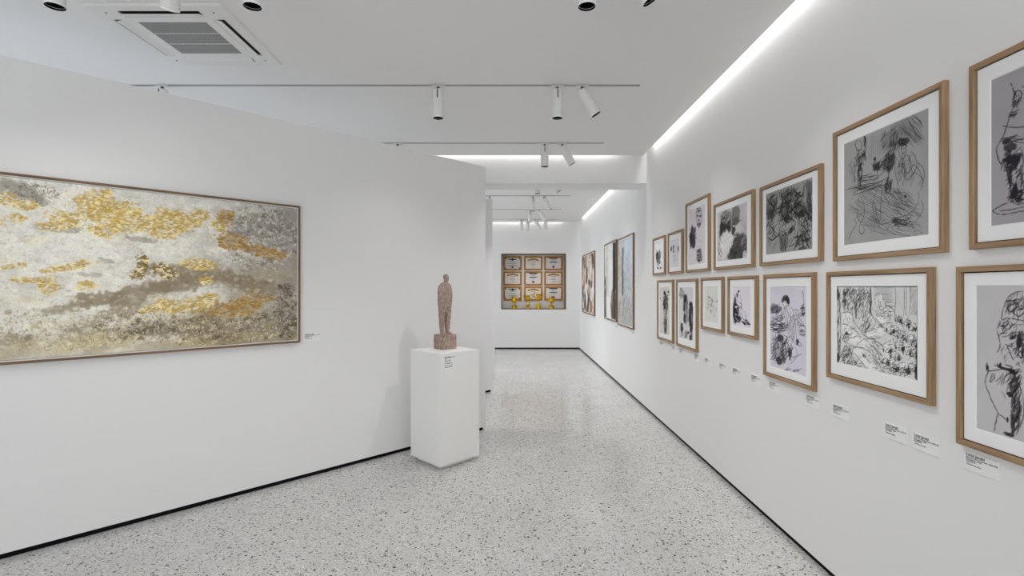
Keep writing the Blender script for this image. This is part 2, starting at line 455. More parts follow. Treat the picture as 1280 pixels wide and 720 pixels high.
# ------------------------------------------------------------------ tracks and spotlights
TRACKS = [2.56, 4.24, 5.93, 7.63, 9.32, 10.92, 12.50]
TX1 = 1.046
ordn = ['nearest', 'second', 'third', 'fourth', 'fifth', 'sixth', 'farthest']
where = ['just above the camera view', 'the long one past the air conditioner', 'the last one before the cross beam',
         'first one beyond the cross beam', 'second one beyond the cross beam', 'third one beyond the cross beam', 'closest to the niche wall']
for i, y in enumerate(TRACKS):
    t = thing('lighting_track', 'slim grey lighting track on the ceiling, ' + where[i], 'lighting track', (TX1, y, CEIL), group='ceiling lighting tracks')
    L_ = 4.25
    bm = bmesh.new()
    box(bm, -L_, -.004, -.011, -.006, -.005, 0); box(bm, -L_, -.004, .006, .011, -.005, 0); box(bm, -L_, -.004, -.006, .006, -.002, 0)
    link('rail', bm, M['rail'], t)
    link('end_cap', boxm(-.004, .006, -.012, .012, -.006, 0, bev=.001), M['bracket'], t)

HR, HL = .0445, .232
def make_head():
    """cylinder head hanging along -z from its pivot at the origin"""
    t = thing('track_spotlight', '', 'spotlight', group='white track spotlights')
    link('adapter', boxm(-.052, .052, -.014, .014, .028, .0365, bev=.002), M['white_metal'], t)
    bm = lathe(bmesh.new(), [(0, .027), (.012, .027), (.012, .0), (0, .0)], 16)
    link('stem', bm, M['bracket'], t)
    r = HR
    bm = lathe(bmesh.new(), [(0, .002), (r - .006, .002), (r - .001, -.002), (r, -.006), (r, -HL + .010), (r - .004, -HL + .010), (r - .004, -.10), (0, -.10)], 40)
    h = link('head', bm, M['white_metal'], t)
    sharp_smooth(h, 40)
    bm = lathe(bmesh.new(), [(r, -HL + .010), (r + .0012, -HL + .008), (r + .0012, -HL), (r - .0018, -HL), (r - .0018, -HL + .010), (r, -HL + .010)], 40)
    link('rim', bm, M['rim'], h)
    bm = lathe(bmesh.new(), [(r - .0018, -HL + .0006), (r - .0065, -HL + .03), (r - .013, -HL + .055), (r - .0045, -HL + .056), (r - .0045, -HL + .012), (r - .0018, -HL + .009), (r - .0018, -HL + .0006)], 40)
    link('baffle', bm, M['baffle'], h)
    bm = lathe(bmesh.new(), [(r - .013, -HL + .055), (.022, -HL + .075), (.010, -HL + .085), (0, -HL + .087)], 40)
    link('reflector', bm, M['reflector'], h)
    link('yoke_arm', boxm(-.0045, .0045, -r - .004, -r + .006, -.075, -.004, bev=.001), M['bracket'], h)
    return t
proto = make_head(); used = False
def head(x, y, label, tilt=0.0, az=0.0, power=0, cone=125, warm=(1, .99, .975)):
    """tilt away from straight down towards heading az (0 = +x, 90 = away from the camera)"""
    global used
    o = proto if not used else copy_tree(proto)
    used = True
    o.location = (x, y, CEIL - .042); o['label'] = label
    h = [c for c in o.children if c.name.startswith('head')][0]
    a = math.radians(az)
    R = Matrix.Rotation(a, 3, 'Z') @ Matrix.Rotation(-math.radians(tilt), 3, 'Y') @ Matrix.Rotation(-a if tilt else 0, 3, 'Z')
    if tilt: R = R @ Matrix.Rotation(PI, 3, 'Z')
    h.rotation_euler = R.to_euler()
    if power:
        d = R @ Vector((0, 0, -1))
        l = bpy.data.lights.new('spot_beam', 'SPOT'); l.energy = power; l.color = warm
        l.spot_size = math.radians(cone); l.spot_blend = 1.0; l.shadow_soft_size = .012
        lo = bpy.data.objects.new('spot_beam', l); C.objects.link(lo)
        lo.location = Vector(o.location) + d * (HL + .0015); lo.rotation_euler = R.to_euler()
    return o
PD, PT = 53, 14
PW = [.85, .9, 1.0, 1.35, 1.4, 1.4, 1.3]
XD, XT = .372, .576
nth = ['track nearest the camera', 'nearest full track', 'last track before the beam', 'first track beyond the beam', 'second track beyond the beam', 'third track beyond the beam']
for i in range(6):
    head(XD, TRACKS[i], 'white spotlight hanging straight down, left of pair on ' + nth[i], 0, 0, PD * PW[i], 125 if i < 3 else 92)
    head(XT, TRACKS[i], 'white spotlight tilted to the right wall, right end of the ' + nth[i], 30, 0, PT * min(PW[i], 1.2), 80)
head(-2.287, TRACKS[0], 'white cylinder spotlight with visible lens, left of the air conditioner', 0, 0, PD * .3)
head(-1.30, TRACKS[0], 'white cylinder spotlight with visible lens, right of the air conditioner', 0, 0, PD * .8)
head(-1.70, TRACKS[0], 'white cylinder spotlight tilted to the gold painting, in front of the air conditioner', 38, 128, PT * .4, 80)
head(-.616, TRACKS[1], 'white cylinder spotlight hanging straight down alone, above the statue plinth', 0, 0, PD * .22)
head(-2.90, TRACKS[1], 'white spotlight on the nearest full track, mostly hidden behind the diagonal wall', 0, 0, PD)
head(-1.33, TRACKS[2], 'white cylinder spotlight whose adapter peeks over the diagonal wall, before the beam', 0, 0, PD)
head(-.42, TRACKS[4], 'white cylinder spotlight half hidden by the second partition, beyond the beam', 0, 0, PD * 1.3)
head(.215, TRACKS[6], 'white cylinder spotlight on the farthest track, leftmost of its four', 9, 90, PD * .5, 70)
head(.372, TRACKS[6], 'white cylinder spotlight on the farthest track, second from the left', 0, 0, PD * .18)
head(.560, TRACKS[6], 'white cylinder spotlight on the farthest track, tilted to the right wall', 30, 0, PT * min(PW[i], 1.2), 80)
head(.810, TRACKS[6], 'white cylinder spotlight on the farthest track, rightmost of its four', 10, 100, PD * .5, 70)

# ------------------------------------------------------------------ ceiling cassette air conditioner
def air_conditioner():
    cx, cy, W2 = -2.135, 3.425, .40
    t = thing('ceiling_air_conditioner', 'white square ceiling cassette air conditioner with grey mesh grille', 'air conditioner', (cx, cy, CEIL))
    g2 = .215; s0, s1, sl = .275, .345, .245     # grille half size; slot from s0 to s1, half length sl
    H = -.014
    # face plate with four slots and the grille opening cut out
    xs = [-W2, -s1, -s0, -sl, -g2, g2, sl, s0, s1, W2]
    bm = bmesh.new(); V = {}
    def vert(i, j):
        if (i, j) not in V: V[(i, j)] = bm.verts.new((xs[i], xs[j], H))
        return V[(i, j)]
    def hole(a, b):
        if abs(a) < g2 and abs(b) < g2: return True
        return (s0 < abs(a) < s1 and abs(b) < sl) or (s0 < abs(b) < s1 and abs(a) < sl)
    for i in range(9):
        for j in range(9):
            if not hole((xs[i] + xs[i + 1]) / 2, (xs[j] + xs[j + 1]) / 2):
                bm.faces.new((vert(i, j), vert(i, j + 1), vert(i + 1, j + 1), vert(i + 1, j)))
    rim = [e for e in bm.edges if e.is_boundary and all(max(abs(v.co.x), abs(v.co.y)) > W2 - 1e-5 for v in e.verts)]
    r = bmesh.ops.extrude_edge_only(bm, edges=rim)
    for v in r['geom']:
        if isinstance(v, bmesh.types.BMVert): v.co.z = -.001; v.co.x *= 1.03; v.co.y *= 1.03
    inner = [e for e in bm.edges if e.is_boundary and all(abs(v.co.z - H) < 1e-6 for v in e.verts)]
    r = bmesh.ops.extrude_edge_only(bm, edges=inner)
    for v in r['geom']:
        if isinstance(v, bmesh.types.BMVert): v.co.z = -.003
    link('face_plate', bm, M['plastic'], t)
    link('slot_lining', boxm(-s1, s1, -s1, s1, -.004, -.001), M['dark'], t)
    bm = boxm(-g2, g2, -g2, g2, -.0125, -.005)
    gr = link('grille', bm, M['grille'], t)
    bm = bmesh.new()
    for yy in (-.072, .072):
        for k in range(36): box(bm, -g2 + .008 + k * .0117, -g2 + .014 + k * .0117, yy - .004, yy + .004, -.0138, -.012)
    link('dotted_rib', bm, M['rim'], gr)
    for k in range(4):
        b = boxm(-sl + .004, sl - .004, -.0, .050, -.002, .002, bev=.0012)
        # hinged at the inner edge of the slot, hanging open at the outer edge
        bmesh.ops.rotate(b, verts=b.verts, cent=(0, 0, 0), matrix=Matrix.Rotation(-math.radians(14), 3, 'X'))
        bmesh.ops.translate(b, verts=b.verts, vec=(0, s0 + .002, H + .004))
        o = link('louver', b, M['plastic'], t); o.rotation_euler = (0, 0, k * PI / 2)
    for sx in (-1, 1):
        for sy in (-1, 1):
            bm = lathe(bmesh.new(), [(0, H - .001), (.006, H - .001), (.006, H + .002), (0, H + .002)], 12, cx=sx * .325, cy=sy * .325)
            link('screw_hole', bm, M['dark'], t)
air_conditioner()
# ------------------------------------------------------------------ framed works on the right wall
XF, XS = WALL - .025, WALL - .012          # frame front, paper surface
RZ = -PI / 2
def wall_y(px, X): return X * F / (px - 640.0)
def wall_z(py, y): return EYE + (360.0 - py) * y / F
def frame_parts(t, w, h, d, strip, mats, bev=.002):
    """mitred moulding, back on the wall at y = 0, front at y = -d; returns nothing"""
    hs, vs_ = mats
    for nm, side in (('top', 0), ('bottom', 1), ('left', 2), ('right', 3)):
        bm = bmesh.new()
        o = [(-w / 2, 0), (w / 2, 0), (w / 2, h), (-w / 2, h)]; i = [(-w / 2 + strip, strip), (w / 2 - strip, strip), (w / 2 - strip, h - strip), (-w / 2 + strip, h - strip)]
        a, b = {0: (2, 3), 1: (0, 1), 2: (3, 0), 3: (1, 2)}[side]
        prof = [(0, 0.0), (0, -d + bev), (bev, -d), (strip - bev, -d), (strip, -d + bev), (strip, 0.0)]
        ring = []
        for c in (a, b):
            ring.append([bm.verts.new((o[c][0] + (i[c][0] - o[c][0]) * s / strip, yy, o[c][1] + (i[c][1] - o[c][1]) * s / strip)) for s, yy in prof])
        n = len(prof)
        for k in range(n): bm.faces.new((ring[0][k], ring[0][(k + 1) % n], ring[1][(k + 1) % n], ring[1][k]))
        bm.faces.new(ring[0][::-1]); bm.faces.new(ring[1])
        bmesh.ops.recalc_face_normals(bm, faces=bm.faces)
        yield bm, (hs if side < 2 else vs_)
def ring_board(x0, x1, z0, z1, ax0, ax1, az0, az1, yf, yb, bevel=.004):
    """mount board with a bevelled window"""
    bm = bmesh.new()
    def loop(a, b, c, d, y): return [bm.verts.new(p) for p in ((a, y, c), (b, y, c), (b, y, d), (a, y, d))]
    L0 = loop(x0, x1, z0, z1, yb); L1 = loop(x0, x1, z0, z1, yf)
    L2 = loop(ax0 - bevel, ax1 + bevel, az0 - bevel, az1 + bevel, yf); L3 = loop(ax0, ax1, az0, az1, yb)
    for A, B in ((L0, L1), (L1, L2), (L2, L3)):
        for k in range(4): bm.faces.new((A[k], A[(k + 1) % 4], B[(k + 1) % 4], B[k]))
    bmesh.ops.recalc_face_normals(bm, faces=bm.faces)
    return bm

def drawing_on_wall(label, outer, art, rows, paper, seed, painter, group='framed drawings on the right wall'):
    """outer = (far x, near x or None+near y, top y at far edge, bottom y at far edge) in photo pixels, art likewise"""
    xl, xr, yt, yb = outer
    y0 = wall_y(xl, XF); y1 = wall_y(xr, XF) if xr > 0 else -xr
    zt, zb = wall_z(yt, y0), wall_z(yb, y0)
    w, h = y0 - y1, zt - zb
    t = thing('framed_drawing', label, 'drawing', (WALL, (y0 + y1) / 2, zb), RZ, group)
    d, st = WALL - XF, .021
    bm = bmesh.new()
    fr = None
    for b, m in frame_parts(t, w, h, d, st, (M['oak_h'], M['oak_v'])):
        if fr is None: fr = bmesh.new()
        mi = 0 if m is M['oak_h'] else 1
        for f in b.faces: f.material_index = mi
        me = bpy.data.meshes.new('tmp'); b.to_mesh(me); b.free(); fr.from_mesh(me); bpy.data.meshes.remove(me)
    bm.free()
    link('frame', fr, [M['oak_h'], M['oak_v']], t)
    link('gap_shadow_board', boxm(-w / 2 + .01, w / 2 - .01, -.009, -.001, .01, h - .01), M['black'], t)  # black colour stands in for shadow in the gap round the mount
    axl, axr, ayt, ayb = art
    a0 = wall_y(axl, XS); a1 = wall_y(axr, XS) if axr > 0 else -axr
    at, ab = wall_z(ayt, a0), wall_z(ayb, a0)
    cy = (y0 + y1) / 2
    lx0, lx1 = cy - a0, cy - a1                       # local x of the picture edges
    link('mount', ring_board(-w / 2 + st + .004, w / 2 - st - .004, st + .004, h - st - .004, lx0, lx1, ab - zb, at - zb, -.0135, -.0095), M['mat'], t)
    s = Sheet(lx1 - lx0, at - ab, rows, paper, seed)
    def plane(px, py):
        y = wall_y(px, XS); return ((a0 - y) / (a0 - a1), (at - wall_z(py, y)) / (at - ab))
    s.plane = plane
    painter(s)
    s.mesh('drawing', M['drawing'], t, y=-.0105, z0=ab - zb, cx=(lx0 + lx1) / 2)
    return t
K = (26, 26, 28); G = (90, 88, 88); Wt = (226, 224, 224)

def p_a1(s):
    s.crop(810, 285, 11.08, s.plane)
    s.B(118, 385, 16, 50, .8); s.B(150, 375, 16, 62, .6, G); s.B(132, 450, 26, 62, .4, G)
    s.S(118, 390, 20, 70, 26, 6, 90, 30, 50); s.S(150, 400, 16, 100, 26, 6, 90, 35, 46); s.S(135, 500, 26, 60, 20, 5, 90, 60, 34)
    for p in ((186, 345, 8, 12), (190, 415, 7, 14), (165, 550, 12, 12), (124, 552, 10, 10), (182, 490, 6, 30), (150, 320, 7, 10)): s.B(*p, .8)
    s.L(3, [(97, 240), (150, 225), (196, 208)], .5); s.L(3, [(150, 240), (152, 300), (150, 330)], .5)
def p_a2(s):
    s.crop(810, 285, 11.08, s.plane)
    s.B(313, 292, 9, 34, .9, K); s.B(346, 258, 9, 18, .85); s.B(342, 292, 7, 26, .7); s.B(346, 332, 10, 12, .95); s.B(410, 292, 11, 34, .8, (50, 50, 52)); s.B(416, 272, 6, 12, .9)
    for q in (370, 400, 440): s.S(356, q, 14, 22, 6, 3, 90, 50, 30, .4)
    s.S(405, 330, 14, 20, 6, 3, 70, 30, 40, .4)
def p_a3(s):
    s.crop(850, 240, 6.857, s.plane)
    P = (46, 38, 52)
    s.B(158, 225, 24, 78, .25, (120, 112, 122), soft=.6)
    s.L(5, [(136, 205), (132, 170), (142, 146), (160, 140), (176, 158), (181, 200), (176, 250), (166, 290), (150, 300), (138, 270), (134, 230), (136, 205)], .8, P)
    s.S(150, 160, 20, 22, 18, 4, 60, 50, 24, .7, P); s.B(146, 205, 8, 10, .8, P); s.B(168, 207, 9, 9, .8, P); s.L(5, [(156, 205), (153, 240), (158, 252)], .8, P)
    s.B(158, 272, 14, 8, .6, P); s.S(158, 285, 14, 16, 14, 4, 90, 50, 20, .7, P); s.B(154, 244, 7, 7, .6, P)
    s.B(104, 385, 22, 88, .55, (76, 66, 80)); s.B(90, 400, 12, 70, .9, (30, 24, 34)); s.B(112, 420, 14, 60, .8, P); s.B(98, 320, 10, 30, .8, P); s.B(122, 330, 9, 22, .6, P)
    s.S(106, 390, 26, 90, 40, 5, 70, 50, 34, .7, P); s.B(116, 460, 8, 20, .8, P)
    s.B(160, 540, 20, 60, .45, (96, 86, 104)); s.S(160, 540, 22, 62, 40, 5, 60, 70, 26, .75, P); s.B(158, 500, 14, 14, .6, P); s.B(156, 585, 12, 14, .6, P)
    s.L(2, [(150, 400), (165, 430), (185, 420)], .3); s.L(2, [(150, 470), (175, 455), (190, 460)], .3)
def p_a4(s):
    s.crop(850, 240, 6.857, s.plane)
    D = (36, 37, 34); m = (110, 108, 106)
    s.B(385, 260, 46, 95, .85, (70, 70, 66), rag=.35); s.B(380, 300, 40, 90, .8, D, rag=.4); s.B(352, 330, 16, 90, .8, D); s.B(378, 190, 28, 26, .6, (96, 94, 88))
    s.S(385, 215, 44, 55, 40, 7, 70, 40, 40, .7, (150, 148, 144)); s.B(400, 320, 34, 30, .8, D)
    s.B(470, 195, 36, 80, .75, (92, 90, 88), rag=.3); s.B(470, 250, 32, 34, .6, (60, 58, 56)); s.B(452, 320, 16, 52, .85, D); s.B(480, 150, 26, 26, .6, m)
    s.L(6, [(452, 150), (448, 210), (440, 260)], .9); s.L(5, [(462, 140), (464, 170)], .9); s.L(5, [(484, 132), (486, 160)], .9); s.L(6, [(478, 270), (500, 250), (520, 240)], .9)
    s.B(500, 300, 26, 34, .8, (176, 172, 172)); s.B(455, 292, 8, 8, .9, Wt)
    s.B(500, 470, 80, 105, .85, D, rag=.35); s.B(540, 420, 36, 60, .5, (70, 68, 66)); s.B(440, 530, 40, 55, .8, D, rag=.4)
    s.S(500, 450, 70, 90, 50, 7, 70, 50, 50, .6, (84, 82, 80)); s.S(520, 430, 60, 70, 20, 5, 60, 30, 60, .6, (150, 146, 146))
    s.B(385, 430, 48, 100, .92, (196, 192, 190), rag=.3, rot=.25); s.B(360, 545, 30, 36, .8, (190, 186, 184)); s.B(430, 420, 22, 50, .8, (196, 192, 190), rot=.5)
    for k in range(4): s.Z(5, [(352 + 22 * k, 425 - 16 * k), (372 + 20 * k, 440 - 8 * k), (384 + 18 * k, 500 - 18 * k), (380 + 18 * k, 540 - 20 * k)], .6, (84, 84, 82), 8, .3)
    s.Z(9, [(322, 470), (330, 520), (350, 560)], .8, D, 6); s.Z(7, [(330, 440), (345, 500), (360, 540)], .7, D, 6); s.L(6, [(430, 400), (460, 385), (480, 380)], .9, Wt)
    s.B(556, 190, 16, 90, .4, (190, 184, 190)); s.S(545, 260, 24, 90, 16, 4, 80, 20, 60, .4, G); s.L(6, [(570, 380), (550, 450), (530, 520), (512, 570)], .9)
    s.B(548, 540, 18, 40, .8, (186, 180, 186), rot=.5)
def p_a5(s):
    s.crop(945, 195, 5.144, s.plane)
    D = (30, 30, 29)
    for b in ((95, 330, 34, 80, .55), (200, 260, 46, 50, .45), (330, 220, 34, 60, .6), (180, 350, 40, 60, .5), (290, 340, 50, 50, .4), (340, 320, 16, 90, .6), (170, 560, 24, 60, .5), (90, 380, 24, 30, .8)):
        s.B(*b, (58, 58, 56))
    s.S(210, 400, 150, 190, 150, 6, 75, 50, 60, .6, D); s.S(200, 320, 110, 90, 60, 8, 60, 50, 50, .7, D); s.S(300, 380, 60, 100, 40, 6, 120, 40, 60, .7, D)
    for l in ([(64, 265), (80, 300), (110, 330), (100, 380)], [(110, 250), (90, 290), (120, 350)], [(170, 300), (190, 250), (220, 240), (215, 300), (180, 300)], [(150, 340), (170, 390), (200, 430), (230, 390), (250, 330)],
              [(230, 210), (260, 240), (290, 260), (300, 210)], [(240, 320), (220, 390), (250, 430), (235, 470)], [(270, 300), (310, 350), (330, 400), (300, 430)], [(280, 420), (320, 480), (350, 560)], [(250, 590), (290, 510), (300, 590)],
              [(300, 480), (270, 530), (240, 600)], [(310, 500), (320, 560), (345, 600)], [(100, 470), (150, 520), (165, 560), (160, 610)], [(80, 440), (110, 480), (100, 520)], [(190, 490), (180, 550), (185, 610)], [(215, 500), (245, 460), (200, 510)], [(70, 520), (100, 540), (130, 510)],
              [(330, 240), (345, 280), (350, 330)]):
        s.L(8, l, .9, D)
    s.S(300, 540, 50, 60, 40, 6, 60, 60, 40, .8, D); s.B(225, 465, 24, 12, .8, D, rot=-.5); s.B(290, 370, 22, 22, .7, D); s.B(195, 400, 18, 26, .8, D)
    s.S(100, 560, 30, 50, 14, 3, 90, 50, 30, .4, D); s.B(130, 440, 16, 70, .5, (150, 150, 146)); s.B(250, 440, 20, 30, .5, (150, 150, 146)); s.B(312, 250, 8, 60, .5, (160, 160, 156))
def p_a6(s):
    s.crop(1050, 130, 4.0, s.plane)
    D = (34, 34, 35)
    s.B(245, 190, 40, 40, .3, (70, 70, 70), soft=.8); s.B(310, 150, 60, 60, .25, (70, 70, 70), soft=.9); s.B(240, 290, 30, 40, .55, (52, 52, 52), rag=.4)
    s.Hh([(280, 95), (400, 80), (420, 240), (340, 180), (300, 150)], -52, 8, 1.6, .5, D); s.Hh([(150, 150), (260, 120), (240, 230), (170, 290), (140, 300)], 88, 6, 1.5, .4, D); s.Hh([(250, 100), (330, 60), (340, 150), (240, 170)], -35, 7, 1.5, .4, D)
    s.Hh([(60, 440), (200, 390), (240, 400), (280, 560), (200, 600), (80, 560)], -28, 9, 1.6, .55, D); s.Hh([(240, 400), (360, 450), (400, 560), (260, 560)], -30, 10, 1.6, .5, D); s.Hh([(90, 560), (340, 560), (350, 640), (150, 640)], -38, 10, 1.4, .35, D); s.Hh([(70, 560), (170, 580), (230, 650), (160, 640)], -36, 8, 1.4, .4, D)
    s.S(200, 500, 150, 110, 120, 2, -32, 12, 60, .5, D); s.S(330, 540, 70, 90, 60, 2, -32, 16, 50, .45, D); s.S(250, 180, 50, 60, 60, 2.4, 70, 30, 40, .5, D); s.S(360, 130, 50, 70, 50, 2.4, -50, 10, 50, .6, D); s.S(120, 420, 60, 14, 26, 2.4, 18, 12, 60, .6, D)
    s.S(345, 330, 40, 70, 34, 2, 70, 40, 40, .5, D); s.S(300, 340, 26, 70, 26, 2.2, 85, 25, 50, .55, D); s.S(60, 330, 20, 50, 16, 2, 80, 20, 40, .5, D)
    for _ in range(10):
        x, y = 90 + 270 * s.rng.random(), 430 + 180 * s.rng.random(); s.Z(2.6, [(x, y), (x + 20 - 60 * s.rng.random(), y + 30), (x + 50 - 90 * s.rng.random(), y + 55), (x + 60, y + 70)], .7, D)
    # candle stand on the left
    for l in ([(86, 175), (74, 200), (82, 230), (100, 228), (104, 200), (96, 180)], [(92, 230), (88, 290), (90, 340), (88, 390)], [(106, 240), (102, 290), (106, 350), (104, 390)], [(120, 170), (126, 220), (118, 260), (126, 290)]): s.L(3.5, l, .85, D)
    s.S(98, 270, 22, 40, 34, 3, 70, 60, 26, .8, D); s.S(96, 350, 14, 50, 30, 4, 88, 12, 36, .8, D); s.S(122, 220, 7, 60, 22, 3.5, 88, 20, 26, .8, D); s.S(70, 350, 10, 40, 12, 2, 80, 20, 30, .5, D)
    # table and hands
    for l in ([(80, 405), (120, 385), (170, 372), (215, 345)], [(105, 380), (150, 398), (200, 385), (235, 365), (245, 330)], [(60, 445), (130, 415), (210, 388)], [(60, 458), (150, 425), (230, 400)], [(165, 305), (180, 320), (200, 330), (215, 310)], [(130, 370), (160, 360), (190, 355)]): s.L(3.2, l, .85, D)
    s.B(180, 315, 18, 20, .8, D); s.S(188, 312, 34, 28, 26, 4, 60, 60, 26, .8, D); s.B(170, 275, 6, 10, .9, D); s.S(140, 370, 46, 18, 20, 2.5, 20, 30, 24, .7, D)
    # seated figure
    for l in ([(244, 215), (250, 175), (262, 150), (276, 148), (280, 180), (270, 220), (262, 235)], [(275, 235), (290, 205), (288, 185)], [(238, 245), (225, 290), (215, 340)], [(250, 240), (270, 260), (260, 300), (240, 345), (235, 390)],
              [(294, 200), (290, 240), (300, 270), (315, 272), (326, 240), (322, 205), (308, 195), (294, 200)], [(285, 265), (270, 300), (275, 360), (290, 410)], [(345, 235), (370, 260), (378, 310), (362, 350), (330, 380), (318, 340)], [(330, 250), (350, 300), (340, 340), (320, 350)],
              [(380, 290), (410, 320), (416, 370), (395, 410)], [(370, 340), (410, 380), (400, 430)], [(300, 300), (320, 330), (315, 370)], [(360, 300), (390, 330), (405, 370), (390, 400)]): s.L(3.0, l, .85, D)
    s.S(310, 190, 26, 22, 40, 3.5, 40, 70, 20, .85, D); s.B(322, 186, 20, 16, .7, D); s.B(303, 226, 4, 2.5, .8, D); s.B(316, 224, 4, 2.5, .7, D); s.S(312, 250, 10, 14, 8, 1.6, 60, 40, 12, .5, D); s.Z(3, [(300, 215), (304, 240), (310, 268)], .7, D); s.S(262, 215, 16, 36, 20, 2.5, 70, 40, 24, .7, D)
    s.S(240, 290, 26, 46, 44, 4, 65, 30, 40, .8, D); s.S(330, 310, 44, 60, 26, 2, 60, 60, 40, .5, D)
    # skirt and floor loops
    for l in ([(232, 390), (228, 430), (245, 450), (240, 400)], [(235, 395), (250, 440), (280, 480)], [(205, 400), (175, 440), (160, 500), (170, 560), (190, 598), (240, 592), (270, 570), (330, 555), (370, 520), (390, 470), (385, 440)], [(205, 420), (200, 500), (195, 590)],
              [(95, 460), (85, 500), (82, 560), (100, 590), (115, 560), (118, 510), (100, 460)], [(100, 590), (92, 630), (105, 650), (118, 630), (105, 600)], [(80, 600), (55, 640), (38, 680)], [(280, 575), (330, 580), (350, 560)], [(400, 480), (410, 530), (370, 590)], [(170, 490), (180, 560), (195, 590)]): s.L(3.0, l, .85, D)
    s.S(235, 410, 16, 36, 26, 4.5, 85, 30, 36, .9, D); s.B(270, 582, 14, 12, .7, D); s.S(305, 590, 46, 22, 36, 3, 30, 50, 26, .8, D); s.B(322, 462, 6, 8, .9, D); s.S(265, 470, 60, 40, 20, 2.2, -50, 20, 40, .6, D)
def p_a7(s):
    s.crop(1230, 70, 3.277, s.plane)
    D = (30, 26, 32); x = 164
    for l in ([(107, 112), (114, 135), (124, 160), (126, 150), (134, 140)], [(128, 145), (116, 180), (118, 208), (132, 190), (148, 165)], [(134, 140), (150, 150), (146, 178), (128, 212)], [(118, 205), (98, 260), (78, 320), (62, 350)], [(150, 130), (190, 100), (230, 60)],
              [(72, 285), (110, 292), (164, 290), (230, 280)], [(66, 340), (110, 346), (160, 356), (240, 350)], [(62, 348), (48, 380), (52, 410), (64, 440), (76, 424), (110, 405), (150, 370)], [(74, 420), (90, 470), (104, 540), (112, 590)], [(150, 380), (158, 430), (150, 470), (156, 520), (164, 560)],
              [(110, 590), (82, 604), (40, 626), (36, 638), (70, 648), (120, 640), (170, 632), (230, 630)], [(112, 595), (130, 606), (164, 600), (210, 596)], [(108, 232), (122, 228), (140, 218)], [(60, 632), (110, 628), (160, 615)], [(210, 110), (250, 200), (260, 300), (250, 420), (240, 560), (230, 600)]): (s.Z(3.0, l, .92, D, 1.6, .08), s.Z(1.8, [(x + 3, y + 2) for x, y in l], .6, D, 2, .3))
    s.B(104, 372, 26, 18, .75, D, rot=.3); s.B(112, 424, 34, 18, .9, D, rot=.25); s.B(96, 400, 14, 16, .7, D); s.B(132, 408, 20, 12, .7, D); s.B(104, 480, 12, 40, .7, D); s.B(125, 560, 18, 26, .8, D); s.B(140, 590, 16, 10, .7, D); s.B(88, 350, 16, 10, .8, D)
    s.S(112, 440, 36, 30, 30, 4, 30, 40, 34, .8, D); s.S(125, 500, 28, 60, 44, 4, 60, 30, 46, .8, D); s.S(134, 570, 30, 30, 34, 4, 40, 40, 30, .8, D); s.S(120, 340, 40, 14, 12, 3, 10, 20, 40, .7, D); s.S(126, 180, 12, 26, 14, 3, 60, 20, 30, .7, D); s.S(115, 238, 14, 10, 8, 3, 40, 20, 20, .7, D)
    s.B(120, 492, 10, 30, .5, (196, 190, 196)); s.B(140, 520, 8, 26, .5, (196, 190, 196)); s.S(220, 320, 50, 40, 20, 3, 30, 30, 50, .6, D); s.S(200, 480, 30, 90, 40, 4, 70, 30, 50, .7, D)
def p_b1(s):
    s.crop(815, 340, 7.2, s.plane)
    s.B(130, 350, 40, 220, .35, (168, 164, 148), soft=.8); s.B(158, 420, 8, 140, .5, (150, 142, 120), soft=.7)
    s.B(116, 270, 18, 60, .7, (84, 84, 80)); s.B(108, 190, 10, 18, .9); s.B(106, 290, 8, 50, .7); s.B(125, 310, 14, 40, .5, G)
    s.B(116, 470, 14, 60, .5, (70, 68, 62)); s.B(112, 520, 8, 30, .7); s.S(116, 300, 20, 100, 50, 6, 80, 40, 34, .75); s.S(116, 470, 14, 80, 30, 5, 85, 15, 50, .6)
    for p in ((142, 180, 6, 8), (152, 205, 6, 10), (158, 185, 5, 9), (136, 212, 5, 6), (70, 240, 3, 8)): s.B(*p, .85)
    for l in ([(104, 180), (96, 240), (100, 340), (104, 420), (112, 520), (116, 550)], [(118, 190), (130, 250), (134, 320), (122, 400), (124, 480), (126, 550)], [(68, 170), (66, 240)], [(130, 190), (145, 175), (160, 170)], [(90, 460), (110, 460), (130, 455)]): s.L(5, l, .8)
def p_b2(s):
    s.crop(815, 340, 7.2, s.plane)
    s.B(262, 200, 20, 40, .3, G, soft=.7); s.S(262, 190, 22, 40, 24, 4, 80, 60, 22, .6)
    s.B(296, 300, 20, 95, .55, (90, 88, 88), rag=.35); s.B(292, 240, 14, 36, .85); s.B(288, 300, 8, 60, .6); s.B(288, 420, 10, 40, .85); s.B(306, 400, 12, 70, .5, G)
    s.B(344, 390, 20, 110, .75, (60, 58, 60), rag=.35); s.B(342, 290, 12, 22, .9); s.B(336, 400, 12, 70, .6, K); s.B(352, 330, 10, 40, .6); s.B(346, 500, 12, 50, .8)
    s.B(262, 500, 12, 38, .9); s.L(6, [(250, 455), (262, 470), (278, 460)], .9); s.S(262, 560, 14, 24, 12, 3, 80, 40, 24, .6)
    s.B(300, 560, 12, 36, .6, G); s.L(7, [(290, 590), (310, 560), (330, 530)], .9); s.B(342, 590, 10, 24, .9); s.B(320, 545, 10, 12, .7)
    s.S(296, 330, 22, 130, 50, 5, 85, 25, 40, .7); s.S(344, 400, 22, 130, 60, 5, 85, 25, 40, .7); s.S(345, 580, 14, 30, 12, 5, 60, 30, 26, .8)
    s.B(300, 345, 7, 50, .5, (170, 168, 170)); s.B(352, 420, 5, 50, .4, (150, 148, 150))
